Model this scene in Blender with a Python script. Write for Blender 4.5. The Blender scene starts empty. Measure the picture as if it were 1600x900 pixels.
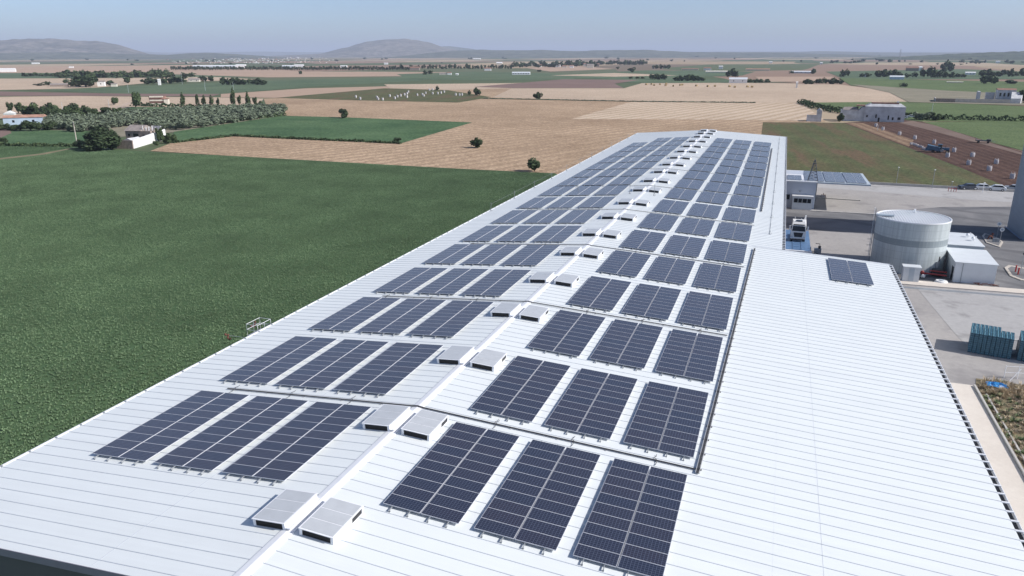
import bpy, math, random
from mathutils import Vector, Matrix
random.seed(7)
R = math.radians
sc = bpy.context.scene
col = sc.collection

# ------------------------------------------------------------------ camera
GZ = 8.8                                   # ridge height above the ground
CAM = Vector((22.236, 0.0, 23.82 + GZ))
FPX, YAW, PIT, ROLL = 1154.5, R(19.648), R(17.538), R(-0.11)
Fv = Vector((-math.sin(YAW)*math.cos(PIT), math.cos(YAW)*math.cos(PIT), -math.sin(PIT)))
R0 = Vector((math.cos(YAW), math.sin(YAW), 0)); U0 = R0.cross(Fv)
Rv = R0*math.cos(ROLL) + U0*math.sin(ROLL); Uv = U0*math.cos(ROLL) - R0*math.sin(ROLL)
cd = bpy.data.cameras.new('camera'); cam = bpy.data.objects.new('camera', cd); col.objects.link(cam)
M3 = Matrix((Rv, Uv, -Fv)).transposed()
cam.matrix_world = Matrix.Translation(CAM) @ M3.to_4x4()
cd.sensor_width = 36; cd.lens = FPX/1600*36; cd.clip_start = 0.5; cd.clip_end = 90000
sc.camera = cam

# ------------------------------------------------------------------ light
SUN_EL = R(35); SUN_DIR = Vector((1.0, 0.07, 0)).normalized()
w = bpy.data.worlds.new('World'); sc.world = w; w.use_nodes = True
nt = w.node_tree; nt.nodes.clear()
wo = nt.nodes.new('ShaderNodeOutputWorld'); bg = nt.nodes.new('ShaderNodeBackground'); sky = nt.nodes.new('ShaderNodeTexSky')
sky.sky_type = 'NISHITA'; sky.sun_disc = False; sky.sun_elevation = SUN_EL
sky.sun_rotation = math.atan2(SUN_DIR.x, SUN_DIR.y)
sky.altitude = 400; sky.air_density = 0.6; sky.dust_density = 1.5; sky.ozone_density = 2.0
bg.inputs[1].default_value = 0.09
nt.links.new(sky.outputs[0], bg.inputs[0]); nt.links.new(bg.outputs[0], wo.inputs[0])
sl = bpy.data.lights.new('sun', 'SUN'); sun = bpy.data.objects.new('sun', sl); col.objects.link(sun)
sl.energy = 3.1; sl.angle = R(0.53); sl.color = (1.0, 0.965, 0.92)
sd = Vector((SUN_DIR.x*math.cos(SUN_EL), SUN_DIR.y*math.cos(SUN_EL), math.sin(SUN_EL)))
sun.rotation_euler = sd.to_track_quat('Z', 'Y').to_euler(); sun.location = (60, 0, 120)
vs = sc.view_settings; vs.view_transform = 'Standard'; vs.look = 'None'; vs.gamma = 1; vs.exposure = 0.76
sc.cycles.max_bounces = 6; sc.cycles.volume_bounces = 0; sc.cycles.diffuse_bounces = 3

# ------------------------------------------------------------------ helpers
def ray(x, y): return Fv + Rv*((x-800)/FPX) - Uv*((y-450)/FPX)
def at(x, y, z=0.0):
    d = ray(x, y); return CAM + d*((z-CAM.z)/d.z)
def onroof(x, y, left):
    s = 0.073 if left else 0.059
    d = ray(x, y)
    sg = -1 if left else 1
    t = (GZ - CAM.z - sg*s*CAM.x)/(d.z + sg*s*d.x); return CAM + d*t
def mpp(p): return (p-CAM).dot(Fv)/FPX      # metres per photo pixel at p

class MB:
    def __init__(s): s.v = []; s.f = []; s.m = []
    def poly(s, pts, m=0):
        n = len(s.v); s.v += [tuple(p) for p in pts]; s.f.append(tuple(range(n, n+len(pts)))); s.m.append(m)
    def hexa(s, p, m=0, mt=None):            # p: 4 bottom ccw, 4 top ccw
        n = len(s.v); s.v += [tuple(q) for q in p]
        for i, f in enumerate(((3,2,1,0), (4,5,6,7), (0,1,5,4), (1,2,6,5), (2,3,7,6), (3,0,4,7))):
            s.f.append(tuple(n+k for k in f)); s.m.append(mt if (mt is not None and i == 1) else m)
    def box(s, x0, x1, y0, y1, z0, z1, m=0, mt=None):
        s.hexa([(x0,y0,z0),(x1,y0,z0),(x1,y1,z0),(x0,y1,z0),(x0,y0,z1),(x1,y0,z1),(x1,y1,z1),(x0,y1,z1)], m, mt)
    def tube(s, pts, r, n=6, m=0, r2=None):
        pts = [Vector(p) for p in pts]; rings = []
        for i, p in enumerate(pts):
            a = pts[max(0, i-1)]; b = pts[min(len(pts)-1, i+1)]; d = (b-a).normalized()
            u = d.cross(Vector((0,0,1)) if abs(d.z) < .9 else Vector((1,0,0))).normalized(); v = d.cross(u)
            rr = r if r2 is None else r + (r2-r)*i/(len(pts)-1)
            k = len(s.v); s.v += [tuple(p + (u*math.cos(t*math.tau/n) + v*math.sin(t*math.tau/n))*rr) for t in range(n)]; rings.append(k)
        for a, b in zip(rings, rings[1:]):
            for t in range(n):
                s.f.append((a+t, b+t, b+(t+1) % n, a+(t+1) % n)); s.m.append(m)
        s.f.append(tuple(rings[0]+t for t in range(n))); s.m.append(m)
        s.f.append(tuple(rings[-1]+n-1-t for t in range(n))); s.m.append(m)
    def cyl(s, c, r, z0, z1, n=24, m=0, r2=None, mt=None):
        r2 = r if r2 is None else r2; k = len(s.v)
        for z, q in ((z0, r), (z1, r2)): s.v += [(c[0]+q*math.cos(t*math.tau/n), c[1]+q*math.sin(t*math.tau/n), z) for t in range(n)]
        for t in range(n): s.f.append((k+t, k+(t+1) % n, k+n+(t+1) % n, k+n+t)); s.m.append(m)
        s.f.append(tuple(k+n-1-t for t in range(n))); s.m.append(m)
        s.f.append(tuple(k+n+t for t in range(n))); s.m.append(m if mt is None else mt)
    def ball(s, c, rx, ry=None, rz=None, m=0, n=8, k=5):
        ry = ry or rx; rz = rz or rx; b = len(s.v)
        for i in range(1, k):
            p = math.pi*i/k
            s.v += [(c[0]+rx*math.sin(p)*math.cos(t*math.tau/n), c[1]+ry*math.sin(p)*math.sin(t*math.tau/n), c[2]+rz*math.cos(p)) for t in range(n)]
        s.v += [(c[0],c[1],c[2]+rz), (c[0],c[1],c[2]-rz)]; T = len(s.v)-2
        for i in range(k-2):
            for t in range(n): s.f.append((b+i*n+t, b+(i+1)*n+t, b+(i+1)*n+(t+1) % n, b+i*n+(t+1) % n)); s.m.append(m)
        for t in range(n):
            s.f.append((T, b+t, b+(t+1) % n)); s.m.append(m)
            q = b+(k-2)*n; s.f.append((T+1, q+(t+1) % n, q+t)); s.m.append(m)
    def mesh(s, name, mats, smooth=False):
        me = bpy.data.meshes.new(name); me.from_pydata(s.v, [], s.f)
        for m in (mats if isinstance(mats, (list, tuple)) else [mats]): me.materials.append(m)
        me.polygons.foreach_set('material_index', s.m)
        if smooth: me.polygons.foreach_set('use_smooth', [True]*len(s.f))
        me.update(); return me
    def build(s, name, mats, parent=None, smooth=False):
        o = bpy.data.objects.new(name, s.mesh(name, mats, smooth)); col.objects.link(o)
        if parent: o.parent = parent
        return o
def tag(o, label=None, cat=None, group=None, kind=None):
    if label: o['label'] = label
    if cat: o['category'] = cat
    if group: o['group'] = group
    if kind: o['kind'] = kind
    return o
def empty(name, loc, rz=0, **k):
    o = bpy.data.objects.new(name, None); col.objects.link(o); o.location = loc; o.rotation_euler = (0,0,rz)
    o.empty_display_size = .2
    return tag(o, **k)
def inst(name, me, loc=(0,0,0), rz=0, scale=(1,1,1), parent=None, **k):
    o = bpy.data.objects.new(name, me); col.objects.link(o); o.location = loc; o.rotation_euler = (0,0,rz); o.scale = scale
    if parent: o.parent = parent
    return tag(o, **k)
ORD = ['first','second','third','fourth','fifth','sixth','seventh','eighth','ninth','tenth','eleventh','twelfth','thirteenth','fourteenth','fifteenth','sixteenth','seventeenth','eighteenth','nineteenth','twentieth']

# ------------------------------------------------------------------ materials
class NT:
    def __init__(s, name):
        s.mat = bpy.data.materials.new(name); s.mat.use_nodes = True; s.t = s.mat.node_tree; s.t.nodes.clear()
        s.out = s.n('ShaderNodeOutputMaterial'); s.b = s.n('ShaderNodeBsdfPrincipled'); s.l(s.b.outputs[0], s.out.inputs[0])
    def n(s, ty, **k):
        x = s.t.nodes.new(ty)
        for a, b in k.items(): setattr(x, a, b)
        return x
    def l(s, a, b): s.t.links.new(a, b)
    def coord(s, world=True):
        if world: return s.n('ShaderNodeNewGeometry').outputs['Position']
        return s.n('ShaderNodeTexCoord').outputs['Object']
    def mapping(s, v, scale=(1,1,1), rot=0):
        m = s.n('ShaderNodeMapping'); m.inputs['Scale'].default_value = scale; m.inputs['Rotation'].default_value = (0,0,rot); s.l(v, m.inputs[0]); return m.outputs[0]
    def noise(s, v, sc_=1, det=4, rough=.55, dist=0):
        x = s.n('ShaderNodeTexNoise'); x.inputs['Scale'].default_value = sc_; x.inputs['Detail'].default_value = det; x.inputs['Roughness'].default_value = rough
        x.inputs['Distortion'].default_value = dist; s.l(v, x.inputs['Vector']); return x.outputs['Fac']
    def math(s, op, a, b=None):
        x = s.n('ShaderNodeMath', operation=op)
        for i, q in enumerate((a, b)):
            if q is None: continue
            if isinstance(q, (int, float)): x.inputs[i].default_value = q
            else: s.l(q, x.inputs[i])
        return x.outputs[0]
    def ramp(s, f, stops):
        x = s.n('ShaderNodeValToRGB'); e = x.color_ramp.elements
        while len(e) < len(stops): e.new(.5)
        for q, (p, c) in zip(e, stops): q.position = p; q.color = (*c, 1)
        s.l(f, x.inputs[0]); return x.outputs[0]
    def mix(s, f, a, b, mode='MIX'):
        x = s.n('ShaderNodeMix', data_type='RGBA', blend_type=mode)
        for i, q in ((0, f), (6, a), (7, b)):
            if isinstance(q, (int, float)): x.inputs[i].default_value = q
            elif isinstance(q, tuple): x.inputs[i].default_value = (*q, 1)
            else: s.l(q, x.inputs[i])
        return x.outputs[2]
    def base(s, c): 
        if isinstance(c, tuple): s.b.inputs['Base Color'].default_value = (*c, 1)
        else: s.l(c, s.b.inputs['Base Color'])
    def rough(s, r): s.b.inputs['Roughness'].default_value = r
    def spec(s, v): s.b.inputs['Specular IOR Level'].default_value = v
    def bump(s, h, strength=.5, dist=.05):
        x = s.n('ShaderNodeBump'); x.inputs['Strength'].default_value = strength; x.inputs['Distance'].default_value = dist
        s.l(h, x.inputs['Height']); s.l(x.outputs[0], s.b.inputs['Normal'])
def simple(name, c, rough=.6, var=.12, scale=2.0, metal=0, spec=.5, world=True):
    t = NT(name); v = t.coord(world); f = t.noise(v, scale, 5)
    d = tuple(max(0, x*(1-var)) for x in c); u = tuple(min(1, x*(1+var)) for x in c)
    t.base(t.ramp(f, [(.3, d), (.7, u)])); t.rough(rough); t.b.inputs['Metallic'].default_value = metal; t.spec(spec)
    return t.mat
def white_roof(name, c, dirt=.08):
    t = NT(name); p = t.coord()
    sep = t.n('ShaderNodeSeparateXYZ'); t.l(p, sep.inputs[0])
    wn = t.n('ShaderNodeTexWhiteNoise', noise_dimensions='1D'); t.l(t.math('FLOOR', sep.outputs[1]), wn.inputs['W'])
    streak = t.noise(t.mapping(p, (.12, 3.5, 1)), 1, 4); blot = t.noise(p, .35, 5, .6)
    k = t.math('ADD', t.math('MULTIPLY', wn.outputs['Value'], .045), t.math('MULTIPLY', t.math('ADD', streak, blot), dirt))
    lo = tuple(x*.80 for x in c); t.base(t.ramp(t.math('SUBTRACT', 1.0, k), [(.6, lo), (1.0, c)])); t.rough(.42); t.spec(.4)
    t.bump(blot, .08, .02)
    return t.mat
M = {}
M['roof'] = white_roof('roof_white', (.81, .845, .845), .15)
M['rib'] = simple('rib_grey', (.55, .58, .62), .5, .06)
M['trim'] = simple('trim_white', (.80, .81, .83), .4, .04)
M['wallgrey'] = simple('wall_dark_grey', (.12, .115, .125), .6, .06, .5)
M['fascia'] = simple('fascia_grey', (.27, .25, .30), .5, .06)
M['alu'] = simple('aluminium', (.62, .64, .66), .35, .05, 4, .6)
M['tray'] = simple('cable_tray_dark', (.05, .05, .055), .6, .2, 8)
M['traytop'] = simple('cable_tray_light', (.45, .46, .48), .5, .1, 8)
M['black'] = simple('louvre_black', (.02, .02, .022), .5, .1)
M['poly'] = simple('polycarbonate_grey', (.50, .52, .54), .35, .05, 1.5)
M['steel'] = simple('steel_grey', (.30, .32, .34), .5, .1, 3, .3)
M['rust'] = simple('rusty_red', (.17, .065, .045), .8, .3, 6)
M['white'] = simple('white_paint', (.78, .78, .77), .5, .06, 1)
M['dirtywhite'] = simple('whitewash', (.55, .55, .56), .9, .22, .45)
M['stone'] = simple('stone_brown', (.27, .22, .19), .95, .3, 1.2)
M['tile'] = simple('roof_tile_red', (.27, .15, .11), .9, .3, .8)
M['greytile'] = simple('old_roof_tile', (.28, .24, .22), .9, .25, .8)
M['cream'] = simple('cream_render', (.62, .58, .50), .9, .1, .4)
M['orange'] = simple('terracotta_render', (.36, .21, .17), .9, .15, .4)
M['bluewhite'] = simple('blue_white_render', (.45, .55, .66), .9, .12, .4)
M['rustroof'] = simple('rusty_sheet', (.42, .24, .17), .8, .25, .4)
M['window'] = simple('dark_window', (.015, .018, .022), .1, .1)
M['shed'] = simple('shed_white_sheet', (.66, .69, .71), .5, .05, .6)
M['shedgrey'] = simple('shed_grey_sheet', (.46, .52, .57), .5, .05, .6)
M['tower'] = simple('tower_grey_sheet', (.32, .37, .42), .5, .05, .3)
M['gate'] = simple('gatehouse_grey_sheet', (.50, .54, .61), .5, .04, .3)
M['red'] = simple('red_paint', (.36, .035, .035), .5, .15, 3)
M['blue'] = simple('blue_steel', (.11, .20, .35), .45, .15, 1.5)
M['tarp'] = simple('blue_tarp', (.03, .28, .65), .45, .15, 3)
M['bin'] = simple('teal_plastic', (.04, .12, .18), .5, .3, 4)
M['binedge'] = simple('teal_plastic_pale', (.11, .25, .32), .5, .3, 4)
M['bindark'] = simple('teal_plastic_dark', (.02, .06, .09), .6, .2, 4)
M['tyre'] = simple('tyre_black', (.02, .02, .02), .85, .1)
M['concrete'] = simple('concrete_pale', (.52, .47, .41), .9, .12, .6)
M['kerb'] = simple('concrete_kerb', (.47, .45, .42), .9, .12, 1.2)
M['mast'] = simple('mast_dark_steel', (.08, .09, .11), .5, .1)
M['sack'] = simple('white_woven_sack', (.55, .53, .54), .85, .1, 2)
M['trunk'] = simple('bark', (.10, .075, .055), .95, .25, 4)
M['straw'] = simple('straw_bale', (.34, .25, .13), .95, .25, 4)

def glass_mod():
    t = NT('solar_cells'); v = t.coord(False)
    sep = t.n('ShaderNodeSeparateXYZ'); t.l(v, sep.inputs[0])
    def lines(o, pitch, wd):
        a = t.math('MODULO', t.math('ADD', o, 50*pitch), pitch); b = t.math('SUBTRACT', a, pitch/2)
        return t.math('GREATER_THAN', t.math('ABSOLUTE', b), pitch/2-wd)
    g = t.math('MAXIMUM', lines(sep.outputs[0], 2.18/12, .009), lines(sep.outputs[1], .975/6, .009))
    oi = t.n('ShaderNodeObjectInfo')
    cell = t.mix(oi.outputs['Random'], (.009, .019, .046), (.026, .021, .036))
    cell2 = t.mix(t.noise(v, 1.2, 2), cell, (.020, .024, .044))
    t.base(t.mix(g, cell2, (.085, .10, .145))); t.rough(.26); t.spec(.65)
    t.b.inputs['Coat Weight'].default_value = .35; t.b.inputs['Coat Roughness'].default_value = .14
    t.b.inputs['Sheen Weight'].default_value = .09; t.b.inputs['Sheen Roughness'].default_value = .45; t.b.inputs['Sheen Tint'].default_value = (1, .86, .74, 1)   # dust film on the glass
    return t.mat
M['cells'] = glass_mod()
M['frame'] = simple('module_frame', (.62, .63, .67), .4, .04, 4, .0)

def ground_mat(name, c1, c2, big=.03, fine=3.0, rows=None, bump=.6, third=None, contrast=1.0, patch=None):
    """c1/c2 two soil or crop tones; rows=(pitch, angle, strength, colour)"""
    t = NT(name); p = t.coord()
    a = t.noise(p, big, 5, .6); b = t.noise(p, fine, 6, .7); m = t.noise(p, fine*.12, 4, .6)
    k = t.math('ADD', t.math('MULTIPLY', a, .36), t.math('ADD', t.math('MULTIPLY', b, .44), t.math('MULTIPLY', m, .2)))
    c = t.ramp(k, [(.5-.14/contrast, c1), (.5+.14/contrast, c2)])
    if third:
        q = t.mapping(t.mapping(p, (1,1,1), -third[3]), (.16,1,1)) if len(third) > 3 else p
        f = t.ramp(t.noise(q, third[1], 4, .6), [(third[2], (0,0,0)), (third[2]+.12, (1,1,1))]); c = t.mix(f, c, third[0])
    if rows:
        pitch, ang, st, rc = rows
        wv = t.n('ShaderNodeTexWave', wave_type='BANDS', bands_direction='X'); wv.inputs['Scale'].default_value = math.tau/20/pitch*1.0
        wv.inputs['Distortion'].default_value = 1.2; wv.inputs['Detail'].default_value = 3; wv.inputs['Detail Scale'].default_value = .6
        t.l(t.mapping(p, (1,1,1), ang), wv.inputs['Vector'])
        f = t.math('MULTIPLY', t.math('MULTIPLY', wv.outputs['Fac'], st), t.math('ADD', .3, a)); c = t.mix(f, c, rc)
    if contrast > 1:        # clods, stalks and tufts: coarse dark and pale specks of the surface itself
        fi = t.noise(t.mapping(p, (1.0, .8, 1), R(20)), .8, 2, .8); fj = t.noise(p, .21, 3, .7)
        c = t.mix(t.math('MULTIPLY', t.ramp(fi, [(.50, (0,0,0)), (.62, (1,1,1))]), .42), c, tuple(x*.50 for x in c1))
        c = t.mix(t.math('MULTIPLY', t.ramp(fi, [(.34, (1,1,1)), (.44, (0,0,0))]), .36), c, tuple(min(.8, x*1.28) for x in c2))
        c = t.mix(t.math('MULTIPLY', t.ramp(fj, [(.52, (0,0,0)), (.64, (1,1,1))]), .18), c, tuple(x*.75 for x in c1))
    t.base(c); t.rough(.95); t.spec(.1)
    t.bump(t.math('ADD', b, m), bump, .25)
    return t.mat
G = {}
pd = at(1592,300)-at(1322,192); PANG = math.atan2(pd.y, pd.x)
G['green'] = ground_mat('crop_green', (.055, .100, .048), (.11, .175, .085), .02, 2.0, (5, R(95), .18, (.05, .09, .045)), .6)
G['greenfar'] = ground_mat('crop_green_far', (.075, .115, .065), (.14, .185, .11), .01, .3, None, .6, ((.15,.165,.10), .006, .55), 1.4)
G['green2'] = ground_mat('crop_green_deep', (.048, .098, .045), (.115, .185, .088), .03, .8, None, .9, ((.11, .155, .075), .02, .6), 1.6)
G['wheat'] = ground_mat('stubble', (.28, .195, .125), (.62, .455, .31), .012, 1.1, (6, R(22), .7, (.30, .21, .14)), .9, None, 1.5)
G['wheat2'] = ground_mat('stubble_pale', (.42, .32, .235), (.62, .49, .365), .008, .6, (14, R(80), .25, (.38, .29, .21)), .5, None, 1.3)
G['swath'] = ground_mat('stubble_swaths', (.40, .295, .20), (.54, .41, .29), .01, .8, (7.5, R(16), .75, (.72, .60, .47)), .5, None, 1.3)
G['brown'] = ground_mat('ploughed_red', (.055, .032, .026), (.115, .066, .052), .03, .9, (3.2, R(90)-PANG, .45, (.17, .11, .085)), .9, None, 1.4)
G['brown2'] = ground_mat('ploughed_mauve', (.17, .115, .10), (.25, .175, .15), .01, .5, None, .5)
G['redtan'] = ground_mat('bare_soil_tan', (.36, .255, .185), (.47, .345, .26), .006, .5, None, .5)
G['patch'] = ground_mat('weedy_potato_field', (.075, .090, .042), (.135, .150, .070), .04, .8, (9, R(90)-PANG, .55, (.14, .10, .06)), .9, ((.16, .11, .07), .10, .52, PANG), 1.8)
G['lime'] = ground_mat('crop_light_green', (.085, .125, .052), (.16, .205, .092), .02, .9, (4, R(-70), .25, (.08, .12, .05)), .8, None, 1.4)
G['olivesoil'] = ground_mat('olive_soil', (.19, .175, .125), (.30, .27, .20), .04, 1.0, None, .6)
G['dust'] = ground_mat('dust_track', (.40, .31, .24), (.54, .43, .34), .04, 1.2, None, .4)
G['dug'] = ground_mat('dug_rows', (.15, .09, .06), (.27, .18, .12), .03, .9, (4, R(90)-PANG, .8, (.36, .26, .17)), .9, None, 1.4)
G['farmtrack'] = ground_mat('brown_farm_track', (.15, .105, .085), (.23, .17, .14), .05, 1.0, None, .4)
G['verge'] = ground_mat('dry_verge', (.15, .135, .08), (.32, .26, .17), .3, 3.0, None, .8)
G['concrete'] = ground_mat('yard_concrete', (.31, .295, .285), (.42, .395, .375), .08, 1.5, None, .1, ((.28, .265, .26), .15, .55))
G['pale'] = ground_mat('yard_concrete_pale', (.36, .35, .345), (.46, .45, .44), .10, 1.5, None, .1, ((.31, .30, .295), .25, .56))
G['walk'] = ground_mat('walkway_concrete', (.60, .54, .475), (.70, .64, .57), .10, 2.0, None, .1)

def asphalt():
    t = NT('yard_asphalt'); p = t.coord()
    a = t.noise(p, .07, 5, .6, .8); b = t.noise(p, 6, 4)
    c = t.ramp(t.math('ADD', t.math('MULTIPLY', a, .8), t.math('MULTIPLY', b, .2)), [(.36, (.125, .127, .135)), (.64, (.25, .243, .243))])
    # looping tyre marks
    wv = t.n('ShaderNodeTexWave', wave_type='RINGS'); wv.inputs['Scale'].default_value = .10; wv.inputs['Distortion'].default_value = 14; wv.inputs['Detail'].default_value = 2; wv.inputs['Detail Scale'].default_value = .5
    t.l(t.mapping(p, (.35, .35, 1), .6), wv.inputs['Vector'])
    f = t.ramp(wv.outputs['Fac'], [(.80, (0,0,0)), (.95, (1,1,1))])
    c = t.mix(t.math('MULTIPLY', f, t.math('MULTIPLY', a, .8)), c, (.08, .08, .085))
    t.base(c); t.rough(.9); t.spec(.2); return t.mat
G['asphalt'] = asphalt()

def plain_mat():
    t = NT('plain_patchwork'); p = t.coord()
    m = t.mapping(p, (.0022, .0010, 1), R(8))
    vo = t.n('ShaderNodeTexVoronoi', distance='MINKOWSKI'); vo.inputs['Exponent'].default_value = 6; vo.inputs['Scale'].default_value = 1; vo.inputs['Randomness'].default_value = .8; t.l(m, vo.inputs['Vector'])
    s = t.n('ShaderNodeSeparateColor'); t.l(vo.outputs['Color'], s.inputs[0])
    x = t.n('ShaderNodeValToRGB'); x.color_ramp.interpolation = 'CONSTANT'; e = x.color_ramp.elements
    cs = [(.0,(.40,.30,.20)),(.20,(.085,.12,.06)),(.36,(.30,.20,.15)),(.50,(.12,.14,.08)),(.62,(.46,.36,.25)),(.78,(.10,.13,.065)),(.90,(.20,.15,.11))]
    while len(e) < len(cs): e.new(.5)
    for q, (a, c) in zip(e, cs): q.position = a; q.color = (*c, 1)
    t.l(s.outputs[0], x.inputs[0])
    n = t.noise(p, .02, 5)
    t.base(t.mix(t.math('MULTIPLY', n, .35), x.outputs[0], (.16, .15, .10))); t.rough(.95); t.spec(.1)
    return t.mat
def hill_mat(name, a, b, sc_):
    t = NT(name); p = t.coord(); n = t.noise(p, sc_, 8, .65); 
    v = t.n('ShaderNodeTexVoronoi'); v.inputs['Scale'].default_value = sc_*3; t.l(p, v.inputs['Vector'])
    c = t.mix(t.math('MULTIPLY', t.math('GREATER_THAN', v.outputs['Distance'], .55), .5), t.ramp(n, [(.35, a), (.65, b)]), tuple(x*.6 for x in a))
    t.base(c); t.rough(.95); t.spec(.1); t.bump(n, 1.0, 60); return t.mat

def leaf_mat(name, dark, light, trans=.0):
    t = NT(name); p = t.coord(); n = t.noise(p, 1.1, 3); oi = t.n('ShaderNodeObjectInfo')
    c = t.ramp(n, [(.35, dark), (.65, light)])
    c = t.mix(t.math('MULTIPLY', oi.outputs['Random'], .4), c, tuple(x*.6 for x in dark))
    t.base(c); t.rough(.8); t.spec(.15); return t.mat
L = {}
L['dark'] = leaf_mat('leaves_dark', (.036, .060, .030), (.088, .122, .058))
L['mid'] = leaf_mat('leaves_mid', (.05, .08, .036), (.11, .15, .068))
L['olive'] = leaf_mat('leaves_olive', (.12, .155, .10), (.24, .28, .20))
L['hedge'] = leaf_mat('leaves_hedge', (.035, .065, .03), (.075, .12, .05))

# ------------------------------------------------------------------ ground and fields
def sheet(name, pts, mat, z, **k):
    mb = MB(); mb.poly([(p[0], p[1], z) for p in pts]); o = mb.build(name, mat); o['kind'] = 'structure'; return o
mb = MB(); mb.poly([(-30000,-300,-.06),(30000,-300,-.06),(30000,45000,-.06),(-30000,45000,-.06)])
mb.build('plain_ground', plain_mat())['kind'] = 'structure'
def field(name, px, mat, z):
    pts = [at(*p) for p in px]
    ar = sum(a.x*b.y-b.x*a.y for a, b in zip(pts, pts[1:]+pts[:1]))
    if ar < 0: pts.reverse()
    return sheet(name, pts, G[mat], z)
# far strips (px polygons of the photograph, lying on the plain)
FAR = [
 ('tan_field', [(-60,107),(0,104),(150,103),(330,101),(480,112),(250,115),(60,117),(-60,115)], 'redtan'),
 ('green_field', [(-60,114),(200,114),(480,112),(560,116),(300,121),(-60,123)], 'greenfar'),
 ('tan_field', [(-60,123),(110,123),(330,120),(400,124),(230,130),(140,138),(-60,142)], 'wheat2'),
 ('tan_field', [(260,112),(400,112),(560,112),(700,113),(640,119),(420,121),(270,116)], 'redtan'),
 ('green_field', [(40,141),(230,134),(420,126),(640,120),(660,126),(480,136),(345,147),(200,147)], 'greenfar'),
 ('green_field', [(620,116),(740,112),(880,115),(900,124),(780,126),(640,124)], 'greenfar'),
 ('brown_field', [(-60,142),(200,146.5),(345,147),(330,151),(120,150),(-60,150)], 'brown2'),
 ('tan_field', [(600,132),(800,130),(880,127),(800,138),(700,141),(610,138)], 'wheat2'),
 ('green_field', [(880,116),(1010,110),(1180,112),(1160,118),(1000,124),(880,122)], 'greenfar'),
 ('tan_field', [(820,106),(900,103),(960,108),(860,112)], 'redtan'),
 ('tan_field', [(860,118),(960,114),(1060,118),(960,120)], 'wheat2'),
 ('green_field', [(900,126),(1000,121),(1120,124),(1240,129),(1000,130),(960,128)], 'greenfar'),
 ('brown_field', [(740,136),(880,124),(1000,125),(960,131),(975,138),(800,138)], 'brown2'),
 ('tan_field', [(1180,120),(1300,120),(1320,128),(1190,128)], 'redtan'),
 ('green_field', [(1290,112),(1500,108),(1700,116),(1700,124),(1320,124)], 'greenfar'),
 ('green_field', [(1310,122),(1700,130),(1700,152),(1480,143),(1330,134)], 'lime'),
 ('olive_slope', [(1330,132),(1480,142),(1700,152),(1700,168),(1420,160),(1390,145)], 'olivesoil'),
]
zz = .06
for n, px, m in FAR: field(n, px, m, zz); zz += .012
NEAR = [
 ('stubble_field', [(235,236),(272,222),(300,196),(420,176),(412,154),(560,150),(700,140),(800,138),(975,138),(1010,128),(1200,130),(1310,132),(1390,142),(1425,159),(1250,161),(1290,190),(1255,192),(1200,300),(1100,420),(868,271),(720,264),(560,255),(400,246)], 'wheat', .05),
 ('stubble_field', [(770,152),(800,138),(975,138),(1010,128),(1200,130),(1310,132),(1390,142),(1425,159),(1180,161),(960,158)], 'wheat2', .062),
 ('tan_field', [(345,147),(480,138),(640,134),(700,140),(600,141),(430,153),(345,152)], 'redtan', .07),
 ('potato_field', [(430,153),(600,138),(700,141),(768,152),(715,160.5),(560,157)], 'patch', .08),
 ('swath_field', [(893,186),(985,159.5),(1252,161),(1290,189),(1100,187)], 'swath', .075),
 ('stubble_field', [(-80,152),(120,150),(205,151),(330,152),(412,154),(400,172),(200,168),(120,178),(-80,190)], 'wheat2', .05),
 ('green_field', [(186,176),(205,167),(405,169),(330,180),(230,184)], 'green2', .058),
 ('olive_grove_soil', [(60,212),(60,190),(180,182),(330,172),(443,170),(445,181),(340,200),(268,207),(190,214)], 'olivesoil', .062),
 ('green_field', [(268,224),(272,206),(440,181),(540,183.5),(738,191.5),(626,224.5),(480,218),(365,212.5)], 'green2', .085),
 ('green_field', [(-80,229),(-80,210),(12,206),(60,203),(150,205),(126,228)], 'green2', .07),
 ('bare_soil_patch', [(-80,214),(-80,202),(14,202),(18,208),(0,216)], 'brown2', .078),
 ('crop_strip', [(1250,160.5),(1425,159),(1600,166),(1700,170),(1700,189),(1412,190),(1330,180)], 'lime', .066),
 ('dug_strip', [(1322,192.5),(1348,192.5),(1428,219),(1420,229.5)], 'dug', .082),
 ('crop_field', [(1426,191),(1700,188),(1700,262),(1600,236)], 'lime', .07),
 ('ploughed_field', [(1318,192),(1410,187),(1440,190),(1600,238),(1700,268),(1700,330),(1590,299),(1500,262)], 'brown', .074),
 ('weedy_field', [(1192,191),(1322,192),(1450,240),(1592,300),(1350,289),(1200,300),(1186,240)], 'patch', .058),
 ('dust_track', [(112,178),(176,168),(200,160),(206,161),(184,171),(122,180)], 'dust', .08),
 ('dust_track', [(1405,192),(1426,189),(1460,196),(1600,240),(1600,243),(1450,203)], 'farmtrack', .09),
]
for n, px, m, z in NEAR: field(n, px, m, z)
F1 = [at(-420,216), at(0,226.5), at(110,229), at(240,238), at(400,245.5), at(560,254.5), at(720,263.5), at(868,271)]
e = (F1[-1]-F1[-2]).normalized(); F1.append(F1[-1]+e*60); F1 += [Vector((10,-120,0)), Vector((-420,-120,0))]
F1.reverse(); crop_base = sheet('crop_field', F1, G['green'], .02)
sheet('field_track', [at(-60,254), at(60,240.5), at(115,231), at(119,231), at(70,241.5), at(-60,256)], G['verge'], .04)

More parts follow.
